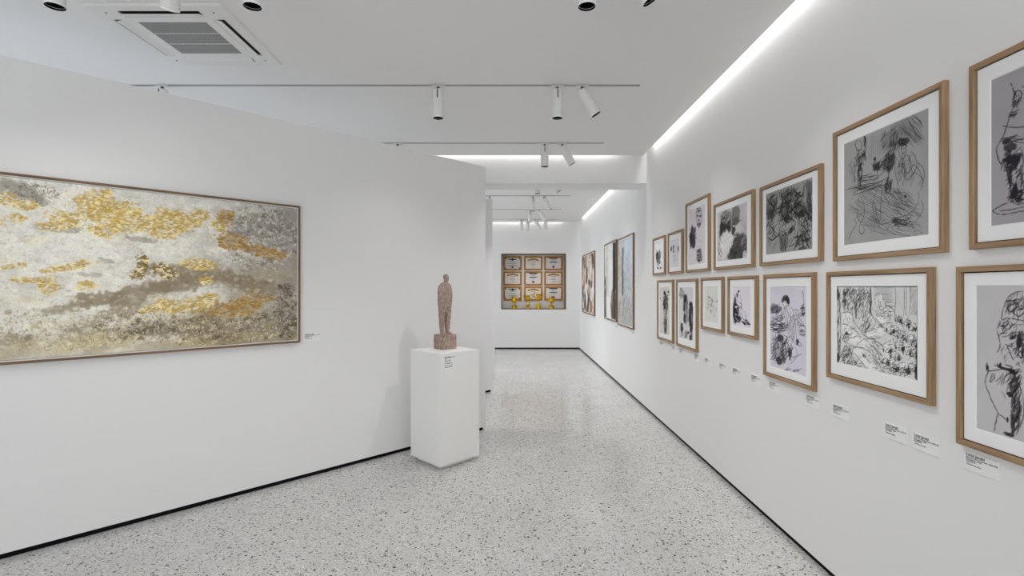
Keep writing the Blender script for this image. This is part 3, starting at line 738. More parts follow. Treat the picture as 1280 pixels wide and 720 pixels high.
def p_b3(s):
    s.crop(870, 340, 8.475, s.plane)
    q = (96, 96, 94)
    for l in ([(128, 262), (140, 275), (158, 285), (170, 300), (165, 330), (152, 360), (150, 390)], [(120, 290), (128, 330), (122, 350)], [(196, 270), (215, 285), (212, 320), (190, 318), (182, 300)], [(140, 410), (150, 400), (160, 412), (150, 430), (138, 425)], [(160, 440), (180, 470), (195, 460), (186, 440)], [(100, 370), (115, 390), (125, 410)]): s.L(4, l, .6, q)
    s.B(130, 268, 10, 14, .6, q); s.B(166, 305, 8, 20, .6, q); s.B(155, 350, 10, 24, .35, q); s.B(214, 308, 7, 14, .5, q); s.B(125, 345, 7, 8, .5, q); s.B(152, 412, 12, 14, .3, q)
    s.S(150, 330, 40, 80, 34, 3, 60, 70, 24, .45, q); s.S(185, 400, 30, 60, 16, 2.5, 60, 60, 24, .35, q)
def p_b4(s):
    s.crop(870, 340, 8.475, s.plane)
    D = (24, 22, 28); w = (214, 210, 218)
    s.B(414, 440, 34, 100, .85, D, rag=.45); s.B(408, 320, 10, 60, .8, D); s.B(398, 380, 16, 50, .8, D); s.B(440, 490, 34, 40, .7, D, rag=.5); s.B(430, 245, 12, 24, .5, D); s.B(446, 208, 12, 14, .85, D); s.B(455, 222, 6, 14, .8, w)
    s.B(420, 370, 16, 12, .8, w); s.B(436, 410, 18, 10, .8, w, rot=.4); s.B(412, 450, 12, 14, .7, w); s.B(445, 460, 14, 10, .7, w); s.B(425, 500, 18, 8, .6, w, rot=.3); s.B(455, 380, 10, 14, .7, w)
    for l in ([(436, 240), (425, 300), (420, 350)], [(458, 240), (468, 290), (474, 330), (470, 370)], [(440, 310), (460, 330), (478, 345), (466, 372)], [(470, 360), (500, 430), (520, 480), (545, 530)], [(475, 400), (480, 450), (500, 500), (530, 540)], [(500, 410), (515, 440)], [(388, 280), (392, 340), (384, 380)],
              [(480, 520), (510, 545), (545, 552), (566, 540)], [(404, 240), (410, 260), (400, 290)], [(490, 500), (530, 515), (560, 530)]): s.L(5, l, .85, D)
    s.B(545, 545, 24, 12, .85, D, rot=.2); s.B(500, 540, 26, 14, .85, D, rot=.3); s.B(525, 512, 14, 10, .5, D); s.S(430, 440, 50, 90, 60, 5, 50, 60, 30, .8, D); s.S(500, 470, 30, 60, 14, 3, 100, 40, 30, .5, D)
    s.B(500, 440, 14, 50, .4, w, rot=-.4); s.B(560, 470, 10, 100, .15, (200, 196, 214))
def p_b5(s):
    s.crop(948, 335, 4.494, s.plane)
    D = (34, 32, 38)
    s.B(150, 180, 20, 24, .9, D); s.B(146, 200, 12, 16, .8, (206, 202, 206)); s.B(162, 186, 8, 20, .85, D); s.B(92, 230, 30, 26, .6, (70, 68, 72)); s.S(92, 232, 30, 28, 30, 3, 50, 40, 26, .7, D)
    for l in ([(130, 170), (138, 160), (155, 158), (168, 175), (170, 200), (160, 215), (140, 212), (132, 195), (130, 170)], [(130, 220), (110, 250), (100, 290), (118, 300)], [(170, 215), (190, 240), (200, 300), (208, 370), (212, 420)], [(140, 220), (150, 260), (160, 310), (150, 340)], [(125, 240), (122, 280), (130, 300)],
              [(65, 300), (100, 290), (130, 310), (170, 330)], [(65, 320), (100, 330), (150, 330), (172, 345)], [(66, 345), (120, 350), (165, 350)], [(190, 240), (215, 235), (225, 280), (250, 320)], [(205, 250), (220, 300), (252, 330)], [(212, 320), (256, 330), (254, 380), (220, 370)], [(225, 345), (250, 350), (250, 385)],
              [(160, 360), (185, 400), (210, 430), (236, 438), (230, 420), (210, 400)], [(180, 430), (170, 480), (160, 500)], [(200, 440), (215, 480), (195, 500), (170, 490)], [(85, 400), (90, 450), (80, 490), (110, 520)], [(120, 370), (100, 400), (110, 450)], [(160, 400), (140, 440), (120, 500), (130, 540)], [(175, 540), (210, 500), (240, 480)],
              [(240, 170), (245, 130), (250, 190), (240, 230)], [(150, 225), (165, 260), (185, 300)], [(130, 370), (160, 390), (180, 380)]): s.L(3.2, l, .8, D)
    for l in ([(150, 215), (140, 260), (150, 300)], [(175, 240), (180, 300), (175, 360)], [(190, 300), (188, 360), (200, 410)], [(100, 280), (120, 265), (130, 290), (110, 300)], [(66, 280), (90, 270), (100, 300)], [(215, 300), (235, 320), (215, 345)], [(120, 420), (150, 450), (150, 520)], [(90, 380), (70, 440), (75, 490)]): s.Z(2.4, l, .8, D, 2)
    s.S(185, 330, 22, 80, 40, 1.8, 80, 20, 34, .5, D); s.S(222, 280, 26, 50, 24, 1.8, 50, 30, 26, .5, D)
    s.S(105, 335, 40, 26, 44, 3, 10, 20, 40, .7, D); s.S(245, 240, 10, 36, 26, 3, 60, 60, 22, .75, D); s.B(246, 225, 10, 5, .7, D); s.B(246, 258, 10, 5, .7, D); s.S(240, 350, 16, 30, 14, 2.5, 30, 40, 24, .6, D)
    s.B(105, 450, 30, 66, .4, (120, 116, 120)); s.B(120, 395, 16, 22, .75, D); s.B(112, 520, 16, 24, .8, D); s.S(105, 450, 38, 80, 80, 3.2, 65, 50, 36, .75, D); s.S(145, 460, 22, 70, 44, 3.2, 70, 30, 40, .75, D); s.B(136, 510, 12, 26, .6, D)
    s.S(176, 470, 12, 40, 24, 4, 80, 20, 30, .8, D); s.B(215, 415, 8, 16, .85, D); s.B(172, 480, 7, 22, .8, D); s.S(150, 280, 36, 60, 26, 2, 75, 30, 40, .5, D); s.S(110, 285, 30, 20, 20, 2.5, 30, 40, 24, .6, D)
    s.S(158, 568, 24, 8, 14, 2, 30, 60, 14, .6, D); s.S(212, 572, 22, 10, 14, 2.2, 40, 60, 18, .7, D); s.S(80, 300, 16, 20, 14, 2.5, 30, 40, 24, .6, D)
def p_b6(s):
    s.crop(1040, 350, 5.142, s.plane)
    D = (28, 28, 29); p = (204, 203, 203)
    # sky and trunks behind
    s.Hh([(250, 45), (400, 45), (395, 150), (330, 150), (260, 110)], 4, 5, 1.6, .5, D); s.Hh([(490, 45), (543, 45), (543, 230), (495, 230)], 60, 6, 1.8, .6, D); s.Hh([(400, 45), (470, 45), (465, 230), (400, 200)], 86, 8, 1.5, .35, D)
    for x in (400, 458, 472, 494): s.L(3.5, [(x, 46), (x + 2, 130), (x - 3, 230)], .85, D)
    s.B(300, 130, 24, 42, .8, p); s.L(3, [(275, 160), (272, 110), (290, 90), (312, 92), (324, 120), (320, 160)], .8, D); s.S(298, 135, 20, 40, 22, 1.8, 80, 20, 26, .5, D)
    # hanging foliage upper left
    s.S(110, 130, 55, 80, 130, 3, 75, 40, 30, .75, D); s.S(195, 150, 50, 110, 150, 3, 80, 30, 36, .75, D); s.B(75, 130, 10, 60, .5, D); s.B(240, 140, 8, 90, .55, D); s.B(150, 190, 8, 60, .5, D); s.B(105, 75, 40, 24, .45, D); s.B(185, 110, 20, 50, .3, D)
    s.S(220, 290, 40, 50, 40, 3, 65, 30, 40, .7, D); s.L(4, [(245, 60), (250, 130), (245, 200), (265, 250), (300, 290)], .9, D); s.L(4, [(125, 170), (130, 240), (150, 290), (185, 330)], .9, D)
    # trunk at the far left
    s.B(32, 90, 8, 40, .9, D); s.L(5, [(48, 60), (46, 200), (52, 330), (46, 500)], .9, D); s.S(40, 300, 10, 210, 60, 3, 88, 10, 50, .7, D); s.B(34, 500, 12, 30, .8, D)
    # hanging leaves catch light between the dark strokes
    s.S(110, 130, 55, 80, 70, 3, 70, 40, 22, .8, p); s.S(195, 150, 46, 110, 80, 3, 78, 30, 24, .8, p)
    # pale rocks with broken outlines
    for q in ((95, 245, 32, 40, 0), (110, 340, 60, 50, .6), (270, 340, 70, 30, -.2), (200, 490, 80, 55, .5), (170, 385, 60, 22, .4), (310, 250, 40, 20, .6), (350, 480, 50, 60, .4)): s.B(q[0], q[1], q[2], q[3], .85, p, rot=q[4], rag=.3)
    for l in ([(62, 210), (95, 205), (120, 220), (130, 270)], [(60, 280), (100, 290), (150, 330), (180, 380)], [(180, 340), (220, 330), (270, 310), (320, 300), (335, 335)], [(190, 350), (240, 370), (300, 372)], [(120, 440), (170, 430), (230, 460), (270, 510), (330, 590)], [(110, 450), (140, 520), (180, 570)],
              [(150, 420), (200, 380), (260, 380), (300, 410), (330, 430)], [(240, 410), (280, 450), (300, 500)], [(270, 240), (310, 280), (350, 270), (370, 240)], [(350, 160), (390, 190), (400, 240)], [(330, 150), (360, 170), (400, 165)], [(90, 400), (130, 425), (170, 432)], [(140, 470), (190, 530), (220, 580)]):
        s.Z(3, l, .85, D); s.Z(2, [(x + 4, y + 5) for x, y in l], .6, D)
    s.S(110, 340, 50, 40, 40, 2, 30, 40, 26, .5, D); s.S(205, 485, 12, 12, 16, 3, 40, 60, 12, .85, D); s.S(270, 460, 60, 70, 60, 2.2, -50, 30, 30, .6, D); s.S(90, 480, 40, 60, 110, 2.6, 60, 50, 22, .75, D); s.B(90, 345, 12, 10, .7, D, rag=.9); s.S(85, 370, 20, 40, 40, 2.6, 60, 60, 16, .7, D)
    s.S(130, 545, 60, 30, 50, 2.3, 20, 40, 22, .6, D); s.S(200, 480, 80, 60, 50, 1.8, -45, 20, 26, .4, D); s.S(270, 345, 70, 30, 30, 1.8, -10, 20, 24, .4, D); s.S(95, 250, 30, 40, 20, 1.8, 80, 20, 24, .4, D)
    # a press of rounded figures and boulders at the right
    for (cx, cy, r) in ((470, 270, 36), (510, 300, 32), (400, 330, 40), (440, 360, 34), (500, 380, 36), (430, 420, 36), (480, 450, 40), (520, 470, 34), (400, 480, 40), (455, 560, 50), (510, 560, 34), (370, 310, 34), (350, 440, 34), (525, 410, 26), (420, 250, 26), (340, 520, 30), (390, 560, 30)):
        e = .6 + .7 * s.rng.random(); a0 = s.rng.random() * 6
        s.B(cx, cy, r * .7, r * .6 * e, .7, p, rot=a0, rag=.5)
        for j in range(3):
            a1 = a0 + j * 2.1; rr = r * (.65 + .3 * s.rng.random())
            s.Z(2.8, [(cx + rr * math.cos(a1 + k * .5), cy + rr * e * math.sin(a1 + k * .5)) for k in range(4)], .85, D, 4)
        s.B(cx + r * .6, cy + r * .6, r * .28, r * .4, .75, D, rag=1.0); s.B(cx - r * .7, cy + r * .3, r * .14, r * .36, .7, D, rag=1.0)
        s.S(cx, cy, r * .8, r * .8, 16, 2, 60, 70, 18, .6, D); s.S(cx + r * .4, cy + r * .4, r * .6, r * .6, 16, 2.4, 50, 40, 16, .75, D)
    s.S(450, 420, 95, 200, 150, 2.4, 60, 60, 20, .65, D); s.S(450, 420, 95, 200, 60, 2.4, 60, 60, 18, .7, p); s.S(340, 540, 80, 60, 70, 2.2, 30, 50, 24, .6, D); s.B(535, 600, 10, 50, .8, D, rag=.8); s.B(536, 500, 5, 90, .6, D); s.S(400, 590, 100, 30, 60, 2.4, 20, 40, 24, .65, D); s.B(310, 290, 14, 10, .5, D, rag=.9); s.S(330, 200, 60, 50, 60, 2.3, 40, 60, 20, .65, D)
    s.S(280, 330, 250, 250, 260, 1.5, 40, 70, 14, .35, D)
    for a, b in (((28, 45), (542, 45)), ((28, 45), (28, 526)), ((541, 45), (541, 655))): s.L(4, [a, b], .9, D, taper=False)
def p_b7(s):
    s.crop(1210, 345, 3.343, s.plane)
    D = (28, 26, 28)
    for l in ([(140, 150), (150, 120), (170, 85), (200, 68), (240, 66), (300, 90)], [(140, 150), (138, 185), (160, 175), (190, 180), (234, 190)], [(172, 95), (160, 130), (180, 150), (210, 110), (234, 90)], [(180, 150), (210, 170), (234, 150), (280, 160)], [(165, 160), (200, 130), (234, 125)],
              [(136, 190), (118, 220), (126, 260), (130, 290), (118, 320)], [(130, 185), (124, 200)], [(140, 230), (160, 200), (175, 215), (150, 225)], [(150, 285), (175, 295), (182, 280)], [(175, 260), (195, 248), (210, 262), (225, 290), (220, 330)], [(160, 290), (175, 330), (185, 350)], [(225, 240), (260, 280), (290, 330), (270, 390)],
              [(76, 360), (74, 380), (86, 395), (120, 392), (160, 388), (190, 400)], [(84, 394), (68, 440), (84, 490), (106, 540), (124, 575)], [(100, 405), (88, 440), (104, 430), (106, 405)], [(122, 572), (112, 610), (106, 650)], [(124, 575), (145, 590), (160, 605)], [(190, 400), (200, 440), (220, 480), (228, 560), (220, 610), (200, 640), (160, 665)],
              [(170, 440), (180, 490), (176, 560), (184, 620)], [(160, 490), (180, 500), (186, 490)], [(140, 480), (152, 510)], [(150, 370), (170, 376), (182, 380)], [(200, 320), (215, 340), (234, 335)], [(228, 560), (260, 500), (280, 430)], [(300, 90), (330, 180), (320, 300)]): (s.Z(3.0, l, .92, D, 2.2, .08), s.Z(1.8, [(x + 3, y + 3) for x, y in l], .6, D, 3, .3))
    s.B(184, 258, 16, 7, .85, D, rot=-.3); s.B(212, 275, 12, 20, .85, D); s.B(160, 390, 44, 6, .85, D, rot=.15); s.B(182, 400, 16, 12, .85, D, rot=.5); s.B(172, 495, 16, 10, .85, D, rot=.3); s.B(162, 600, 5, 12, .9, D); s.B(184, 620, 8, 40, .75, D); s.B(168, 662, 22, 8, .85, D); s.B(78, 384, 6, 14, .8, D); s.B(190, 460, 12, 34, .5, G); s.B(205, 570, 14, 50, .5, (80, 78, 80))
    s.S(200, 560, 16, 90, 60, 3, 72, 20, 46, .75, D); s.S(190, 440, 22, 50, 50, 3, 50, 30, 34, .8, D); s.S(170, 225, 34, 40, 30, 3, 40, 50, 26, .7, D); s.S(205, 130, 50, 50, 50, 3, 50, 50, 36, .7, D); s.S(215, 290, 24, 50, 40, 3.2, 60, 40, 30, .8, D); s.S(125, 372, 12, 8, 10, 2.5, 60, 60, 14, .8, D); s.S(165, 320, 30, 40, 14, 2.5, 60, 40, 26, .5, D); s.S(160, 430, 40, 30, 16, 3, 60, 20, 40, .6, D)
    s.S(270, 240, 40, 120, 50, 3, 60, 40, 46, .7, D); s.S(212, 350, 20, 20, 10, 2.5, 60, 50, 20, .5, D)

DRAW = [
 ('small oak framed ink sketch of black strokes on white, farthest of the upper row', (814.9, 829.6, 298.8, 344.3), (818.6, 826.6, 306.2, 336.9), 56, (214, 213, 214), p_a1),
 ('small oak framed grey drawing with few dark dabs, second of the upper row', (833.7, 851.4, 292.2, 342.9), (837.1, 847.8, 301.2, 334.2), 60, (186, 184, 188), p_a2),
 ('tall oak framed sheet of purple ink faces on pale paper, upper row', (855.9, 884.8, 255.4, 341.1), (860.2, 880.6, 264.1, 331.1), 110, (186, 180, 184), p_a3),
 ('oak framed black and white brush drawing of two close dark figures, upper row', (890.9, 939.7, 256.4, 338), (895.9, 933.1, 266.2, 326.8), 130, (170, 166, 170), p_a4),
 ('oak framed dense dark charcoal tangle on grey paper, upper row', (948.3, 1024.2, 234.9, 333), (956.7, 1014.6, 243, 318.4), 190, (132, 132, 130), p_a5),
 ('large oak framed grey etching of a seated figure by a table, upper row', (1039.9, 1178, 166.7, 326.8), (1054.3, 1159.3, 180.8, 306.3), 270, (134, 134, 134), p_a6),
 ('oak framed drawing of a booted leg on grey paper, nearest of the upper row', (1209.7, -1.22, 83.8, 312.2), (1238.2, -1.296, 100.5, 282.1), 250, (140, 136, 140), p_a7),
 ('narrow oak framed drawing of one standing figure, beige paper, farthest of lower row', (820.5, 839.7, 350.5, 423), (824, 836.2, 359.2, 415.7), 100, (182, 180, 174), p_b1),
 ('narrow oak framed ink drawing of two dark standing figures, lower row', (844.1, 869.6, 349.5, 431.7), (848.1, 865.7, 359.4, 421.3), 110, (182, 179, 182), p_b2),
 ('small oak framed faint pencil sketch on pale greenish paper, lower row', (875, 901.8, 347.4, 410.9), (880, 896.9, 358.9, 401.4), 80, (186, 186, 181), p_b3),
 ('small oak framed black ink drawing of a reclining seated figure, lower row', (908.3, 943.8, 346, 417.8), (915.2, 937.5, 359.1, 406.1), 90, (192, 187, 195), p_b4),
 ('tall oak framed drawing of a person seated at a desk reading, lower row', (952.9, 1015.6, 343.5, 468.2), (962, 1007, 358.8, 457.4), 210, (182, 178, 188), p_b5),
 ('wide oak framed etching of a rocky wood crowded with figures, lower row', (1031.7, 1162, 340.2, 470.9), (1045.3, 1145.6, 358.4, 452.7), 260, (184, 184, 184), p_b6),
 ('oak framed studies of a bent back and legs, nearest of the lower row', (1193.6, -1.40, 333.7, 553.7), (1219.9, -1.476, 357.9, 535), 260, (166, 163, 165), p_b7),
]
for i, (lab, o_, a_, rows, paper, fn) in enumerate(DRAW): drawing_on_wall(lab, o_, a_, rows, paper, 40 + i, fn)

# ------------------------------------------------------------------ paintings in slim floating frames
def floater(name, label, cat, loc, rz, w, h, d, strip, woods, sheet, group=None, slip=.008):
    t = thing(name, label, cat, loc, rz, group)
    fr = bmesh.new()
    for b, m in frame_parts(t, w, h, d, strip, woods, .0015):
        mi = 0 if m is woods[0] else 1
        for f in b.faces: f.material_index = mi
        me = bpy.data.meshes.new('tmp'); b.to_mesh(me); b.free(); fr.from_mesh(me); bpy.data.meshes.remove(me)
    link('frame', fr, list(woods), t)
    fr = bmesh.new(); q = strip + .0005
    for b, m in frame_parts(t, w - 2 * q, h - 2 * q, d - .008, slip, woods, .001):
        me = bpy.data.meshes.new('tmp'); b.to_mesh(me); b.free(); fr.from_mesh(me); bpy.data.meshes.remove(me)
    for v in fr.verts: v.co.z += q
    link('inner_slip', fr, M['slip'], t)
    e = strip + slip + .003
    link('stretcher', boxm(-w / 2 + e + .001, w / 2 - e - .001, -d + .012, -.001, e + .001, h - e - .001), M['dark'], t)
    s = sheet(w - 2 * e, h - 2 * e)
    s.mesh('canvas', M['canvas'], t, y=-d + .008, z0=e)
    return t

def unit(s):
    s.crop(0, 0, 1.0, lambda x, y: (x / 100.0, y / 100.0))
def c_brown(w, h):
    s = Sheet(w, h, 130, (196, 186, 176), 5, .1); unit(s)
    R = s.rng
    cols = [(222, 216, 208), (214, 206, 200), (120, 92, 64), (58, 44, 40), (150, 112, 66), (170, 136, 96), (92, 84, 90), (228, 222, 214), (168, 150, 136), (40, 34, 36), (206, 196, 188)]
    for k in range(170):
        x, y = R.random() * 100, R.random() * 110 - 5
        s.B(x, y, 2 + 5 * R.random(), 6 + 12 * R.random(), .85, cols[int(R.random() * len(cols))], rot=(R.random() - .4) * .5, rag=.35, soft=.2)
    for q in ((86, 10, 8, 9, (34, 30, 38)), (34, 18, 7, 16, (110, 84, 54)), (84, 30, 6, 12, (60, 48, 44)), (18, 42, 7, 12, (180, 138, 80)), (90, 36, 7, 12, (214, 208, 200)), (30, 60, 12, 10, (224, 220, 214)), (60, 48, 8, 5, (40, 38, 44)),
              (84, 62, 10, 12, (226, 222, 218)), (22, 82, 8, 14, (70, 64, 74)), (52, 84, 8, 14, (70, 66, 76)), (40, 76, 7, 12, (226, 220, 214)), (75, 88, 9, 10, (132, 94, 56)), (78, 52, 7, 7, (52, 42, 40)), (66, 26, 14, 18, (206, 198, 192)), (50, 12, 12, 10, (200, 190, 178))):
        s.B(*q[:4], .9, q[4], rag=.35, soft=.2)
    s.S(50, 50, 48, 50, 120, 1.3, 88, 20, 14, .6, (60, 46, 40)); s.S(50, 50, 48, 50, 90, 1.2, 88, 20, 14, .6, (230, 224, 218))
    return s
def c_bands(w, h):
    s = Sheet(w, h, 130, (190, 192, 188), 6, .06); unit(s)
    s.B(22, 20, 12, 40, .5, (160, 164, 158)); s.B(14, 60, 6, 60, .5, (140, 130, 110)); s.B(36, 50, 8, 70, .7, (178, 184, 180)); s.B(56, 50, 14, 80, .6, (206, 208, 206)); s.B(30, 88, 22, 18, .5, (196, 198, 196))
    for k in range(26): s.B(6 + 5 * s.rng.random(), 46 + k * 2.2, 5, 4, .9, (24, 22, 22))
    s.B(14, 40, 4, 14, .5, (166, 132, 80)); s.S(14, 60, 4, 40, 26, 1, 90, 15, 8, .7, (206, 186, 140))
    for k in range(40): s.B(84 + 2 * s.rng.random(), -2 + k * 1.65, 11, 3, .95, (20, 20, 20), rag=.25)
    s.L(2.2, [(71, 0), (72, 40), (70, 66)], .7, (226, 226, 222), taper=False); s.L(1.4, [(96, 0), (96, 30), (95, 60)], .7, (110, 112, 108))
    s.B(72, 82, 16, 20, .9, (84, 66, 46), rag=.3); s.B(90, 84, 10, 22, .9, (28, 26, 24), rag=.3); s.B(68, 76, 6, 12, .6, (130, 106, 70)); s.S(74, 80, 16, 18, 40, 1.2, 85, 20, 10, .6, (44, 36, 28)); s.B(88, 61, 9, 1.5, .7, (190, 190, 182), rag=.9)
    s.S(50, 50, 48, 50, 80, .8, 88, 10, 14, .4, (150, 154, 150)); s.S(45, 50, 30, 50, 50, .8, 88, 10, 14, .5, (222, 224, 222))
    for k in range(40): s.B(86 + 1.5 * s.rng.random(), -2 + k * 1.6, 10, 3, .9, (18, 18, 18), rag=.25)
    return s
def c_blue(w, h):
    s = Sheet(w, h, 140, (162, 163, 163), 7, .12); unit(s)
    s.B(70, 18, 40, 26, .75, (166, 178, 196), soft=.9); s.B(80, 50, 26, 50, .55, (170, 178, 188), soft=.9); s.B(16, 40, 16, 60, .5, (158, 154, 144), soft=.8); s.B(50, 86, 60, 22, .5, (142, 144, 138), soft=.9)
    for k in range(44): s.B(32 + 3 * s.rng.random(), 12 + k * 1.2, 5, 3, .85, (44, 50, 62), rag=.5)
    s.B(36, 20, 6, 10, .5, (120, 104, 92)); s.B(12, 36, 6, 12, .4, (170, 140, 108)); s.B(34, 50, 6, 10, .5, (44, 50, 62)); s.B(40, 78, 5, 10, .4, (90, 94, 96))
    s.S(50, 50, 50, 50, 260, .9, 88, 14, 12, .45, (196, 198, 198)); s.S(50, 55, 50, 45, 200, .8, 80, 40, 7, .5, (112, 112, 106)); s.S(20, 50, 20, 50, 70, .9, 85, 30, 8, .5, (210, 206, 196)); s.S(50, 84, 50, 16, 90, .8, 60, 50, 6, .5, (96, 98, 92))
    return s
FAR = 'large paintings at the far right wall'
def far_painting(label, xl, xr, yt, yb, sh):
    y0, y1 = wall_y(xl, XF), wall_y(xr, XF); zt, zb = wall_z(yt, y0), wall_z(yb, y0)
    floater('framed_painting', label, 'painting', (WALL, (y0 + y1) / 2, zb), RZ, y0 - y1, zt - zb, .025, .02, (M['wal_h'], M['wal_v']), sh, FAR, .012)
far_painting('abstract painting of brown, black and cream upright strokes, nearest the niche wall', 726.9, 742.2, 320, 390, c_brown)
far_painting('abstract painting of white, grey and black vertical bands with a brown patch', 754.4, 769.2, 306.1, 398, c_bands)
far_painting('abstract painting of mottled blue grey with a dark vertical streak', 770.9, 790.5, 299.7, 405.6, c_blue)

def gold_canvas(w, h):
    s = Sheet(w, h, 340, (196, 193, 184), 11, .05)
    # photo pixel -> place on the canvas, through the plane of the diagonal wall
    def plane(px, py):
        kx = (px - 640.0) / F
        # wall line: x = EX - u*DX, y = EY - u*DY
        u = (EX - kx * EY) / (DX - kx * DY); y = EY - u * DY
        return ((GL - (u + .0)) / (w), (GT - wall_z(py, y)) / h)
    GL = GU1 - .02; GT = GZ1 - .02
    s.crop(0, 200, 2.667, plane)
    H_, W_ = s.H, s.W
    U = np.linspace(0, 1, W_)[None, :]; V = np.linspace(0, 1, H_)[:, None]
    n1 = fbm(H_, W_, 5, 9, s.rng, 6, .6); n2 = fbm(H_, W_, 26, 40, s.rng, 4, .65); n3 = fbm(H_, W_, 14, 16, s.rng, 5, .6)
    def wash(mask, col, al):
        k = (np.clip(mask, 0, 1) * al)[:, :, None]; s.a[:] = s.a * (1 - k) + np.array(col, float) * k
    wash(np.clip((U - .55) * 2.2 + (n1 - .5) * 2.2, 0, 1), (136, 131, 122), .9)
    wash(np.clip((V - .62) * 3 + (n1 - .5) * 3.0 + (U - .45) * .9, 0, 1), (150, 138, 112), .7)
    wash(np.clip((n3 - .52) * 6, 0, 1) * np.clip((V - .72) * 5, 0, 1), (176, 164, 118), .55)
    wash(np.clip((n3 - .55) * 5, 0, 1) * np.clip((.5 - np.abs(V - .5)) * 3, 0, 1) * np.clip(1 - U * 1.1, 0, 1), (206, 194, 150), .5)
    wash(np.clip((.12 - V) * 8 + (n1 - .5) * 2, 0, 1), (178, 178, 170), .6)
    T = (120, 108, 88); Tg = (122, 116, 105); TD = (84, 74, 60)
    for q in ((60, 100, 70, 26, .75, Tg, .2), (110, 130, 60, 14, .6, Tg, .2), (200, 228, 70, 12, .55, Tg, .05), (700, 385, 180, 24, .85, T, .12), (830, 415, 120, 28, .8, T, .2), (600, 410, 130, 24, .8, T, -.15), (480, 435, 130, 26, .75, T, -.3), (320, 460, 90, 26, .8, T, -.2), (220, 490, 80, 16, .65, T, -.25),
              (400, 500, 90, 22, .6, T, -.4), (260, 570, 60, 34, .6, T, -.3), (620, 545, 150, 26, .7, T, -.1), (750, 560, 150, 34, .7, T, 0), (900, 540, 90, 50, .65, Tg, .1), (880, 210, 90, 26, .7, Tg, .15), (950, 190, 40, 30, .6, Tg, 0), (840, 245, 60, 16, .5, Tg, 0), (470, 265, 50, 10, .6, Tg, .1), (950, 470, 34, 70, .6, Tg, 0),
              (40, 595, 60, 22, .6, T, 0), (290, 380, 50, 7, .7, (156, 150, 140), .05), (520, 565, 160, 16, .5, TD, -.1), (440, 560, 80, 20, .5, TD, -.2), (960, 560, 30, 40, .5, TD, 0), (350, 335, 30, 8, .5, Tg, .2), (975, 300, 14, 60, .4, Tg, 0), (700, 600, 160, 18, .5, (140, 128, 88), 0), (330, 600, 120, 24, .4, (168, 156, 110), 0), (150, 610, 100, 26, .4, (172, 162, 120), 0), (850, 590, 120, 22, .4, (132, 120, 96), 0)):
        s.B(q[0], q[1], q[2], q[3], q[4], q[5], rot=q[6], rag=.85, soft=.45, cells=9)
    # scraped and dabbed texture
    def dabs(cx, cy, rx, ry, n, cols, al, z0=2.0, z1=7.0, rot=-.3):
        for _ in range(n):
            r, t_ = math.sqrt(s.rng.random()), s.rng.random() * 2 * PI; z = z0 + (z1 - z0) * s.rng.random() ** 2
            s.B(cx + rx * r * math.cos(t_), cy + ry * r * math.sin(t_), z * 1.8, z, al * (.5 + .5 * s.rng.random()), cols[int(s.rng.random() * len(cols))], rot=rot + .8 * (s.rng.random() - .5), rag=1.0, soft=.3, cells=5)
    dabs(640, 555, 350, 60, 420, [(92, 82, 62), (118, 106, 84), (204, 196, 172), (190, 180, 148), (150, 140, 104), (70, 60, 46)], .6)
    dabs(180, 560, 260, 75, 300, [(204, 200, 184), (150, 138, 108), (122, 110, 86), (186, 176, 140), (212, 208, 196)], .55)
    dabs(860, 260, 130, 110, 300, [(196, 192, 186), (110, 102, 94), (90, 82, 74), (170, 164, 156)], .6, 2, 6, .3)
    dabs(945, 500, 40, 100, 120, [(56, 50, 44), (84, 76, 66), (160, 152, 142)], .65, 1.6, 5, 0.3)
    dabs(450, 330, 480, 260, 420, [(222, 219, 210), (208, 204, 194), (176, 170, 158), (160, 150, 134), (210, 200, 168)], .4, 1.6, 7)
    dabs(90, 115, 110, 40, 120, [(92, 84, 74), (150, 142, 128), (190, 186, 176)], .6, 1.6, 5)
    dabs(700, 400, 260, 40, 120, [(190, 184, 170), (150, 138, 116), (96, 86, 70)], .45, 1.6, 6)
    dabs(-250, 330, 300, 250, 260, [(150, 140, 122), (206, 200, 188), (170, 158, 130)], .5)
    s.S(250, 300, 330, 90, 500, 1.2, 12, 70, 12, .35, (226, 224, 216)); s.S(600, 320, 330, 60, 380, 1.3, 160, 70, 12, .4, (206, 204, 196)); s.S(850, 250, 140, 110, 300, 1.4, 40, 85, 9, .55, (204, 200, 194)); s.S(850, 250, 140, 110, 300, 1.3, 40, 85, 8, .55, (78, 70, 62))
    s.S(650, 550, 340, 60, 600, 1.4, 150, 85, 8, .55, (84, 74, 56)); s.S(650, 540, 340, 70, 600, 1.3, 150, 85, 8, .55, (208, 200, 178)); s.S(200, 560, 240, 70, 400, 1.3, 150, 85, 9, .45, (204, 200, 184)); s.S(180, 560, 230, 70, 240, 1.2, 150, 85, 8, .5, (112, 100, 76)); s.S(300, 110, 300, 40, 200, 1, 60, 60, 12, .3, (140, 136, 126)); s.S(100, 110, 100, 50, 120, 1.3, 150, 80, 8, .55, (88, 80, 70)); s.S(500, 300, 480, 300, 800, 1.0, 160, 85, 8, .35, (116, 108, 94)); s.S(945, 500, 40, 100, 120, 1.5, 60, 80, 8, .65, (50, 44, 38))
    # gold leaf
    g1, g2, g3, g4 = (174, 146, 80), (206, 188, 130), (106, 86, 44), (140, 108, 56)
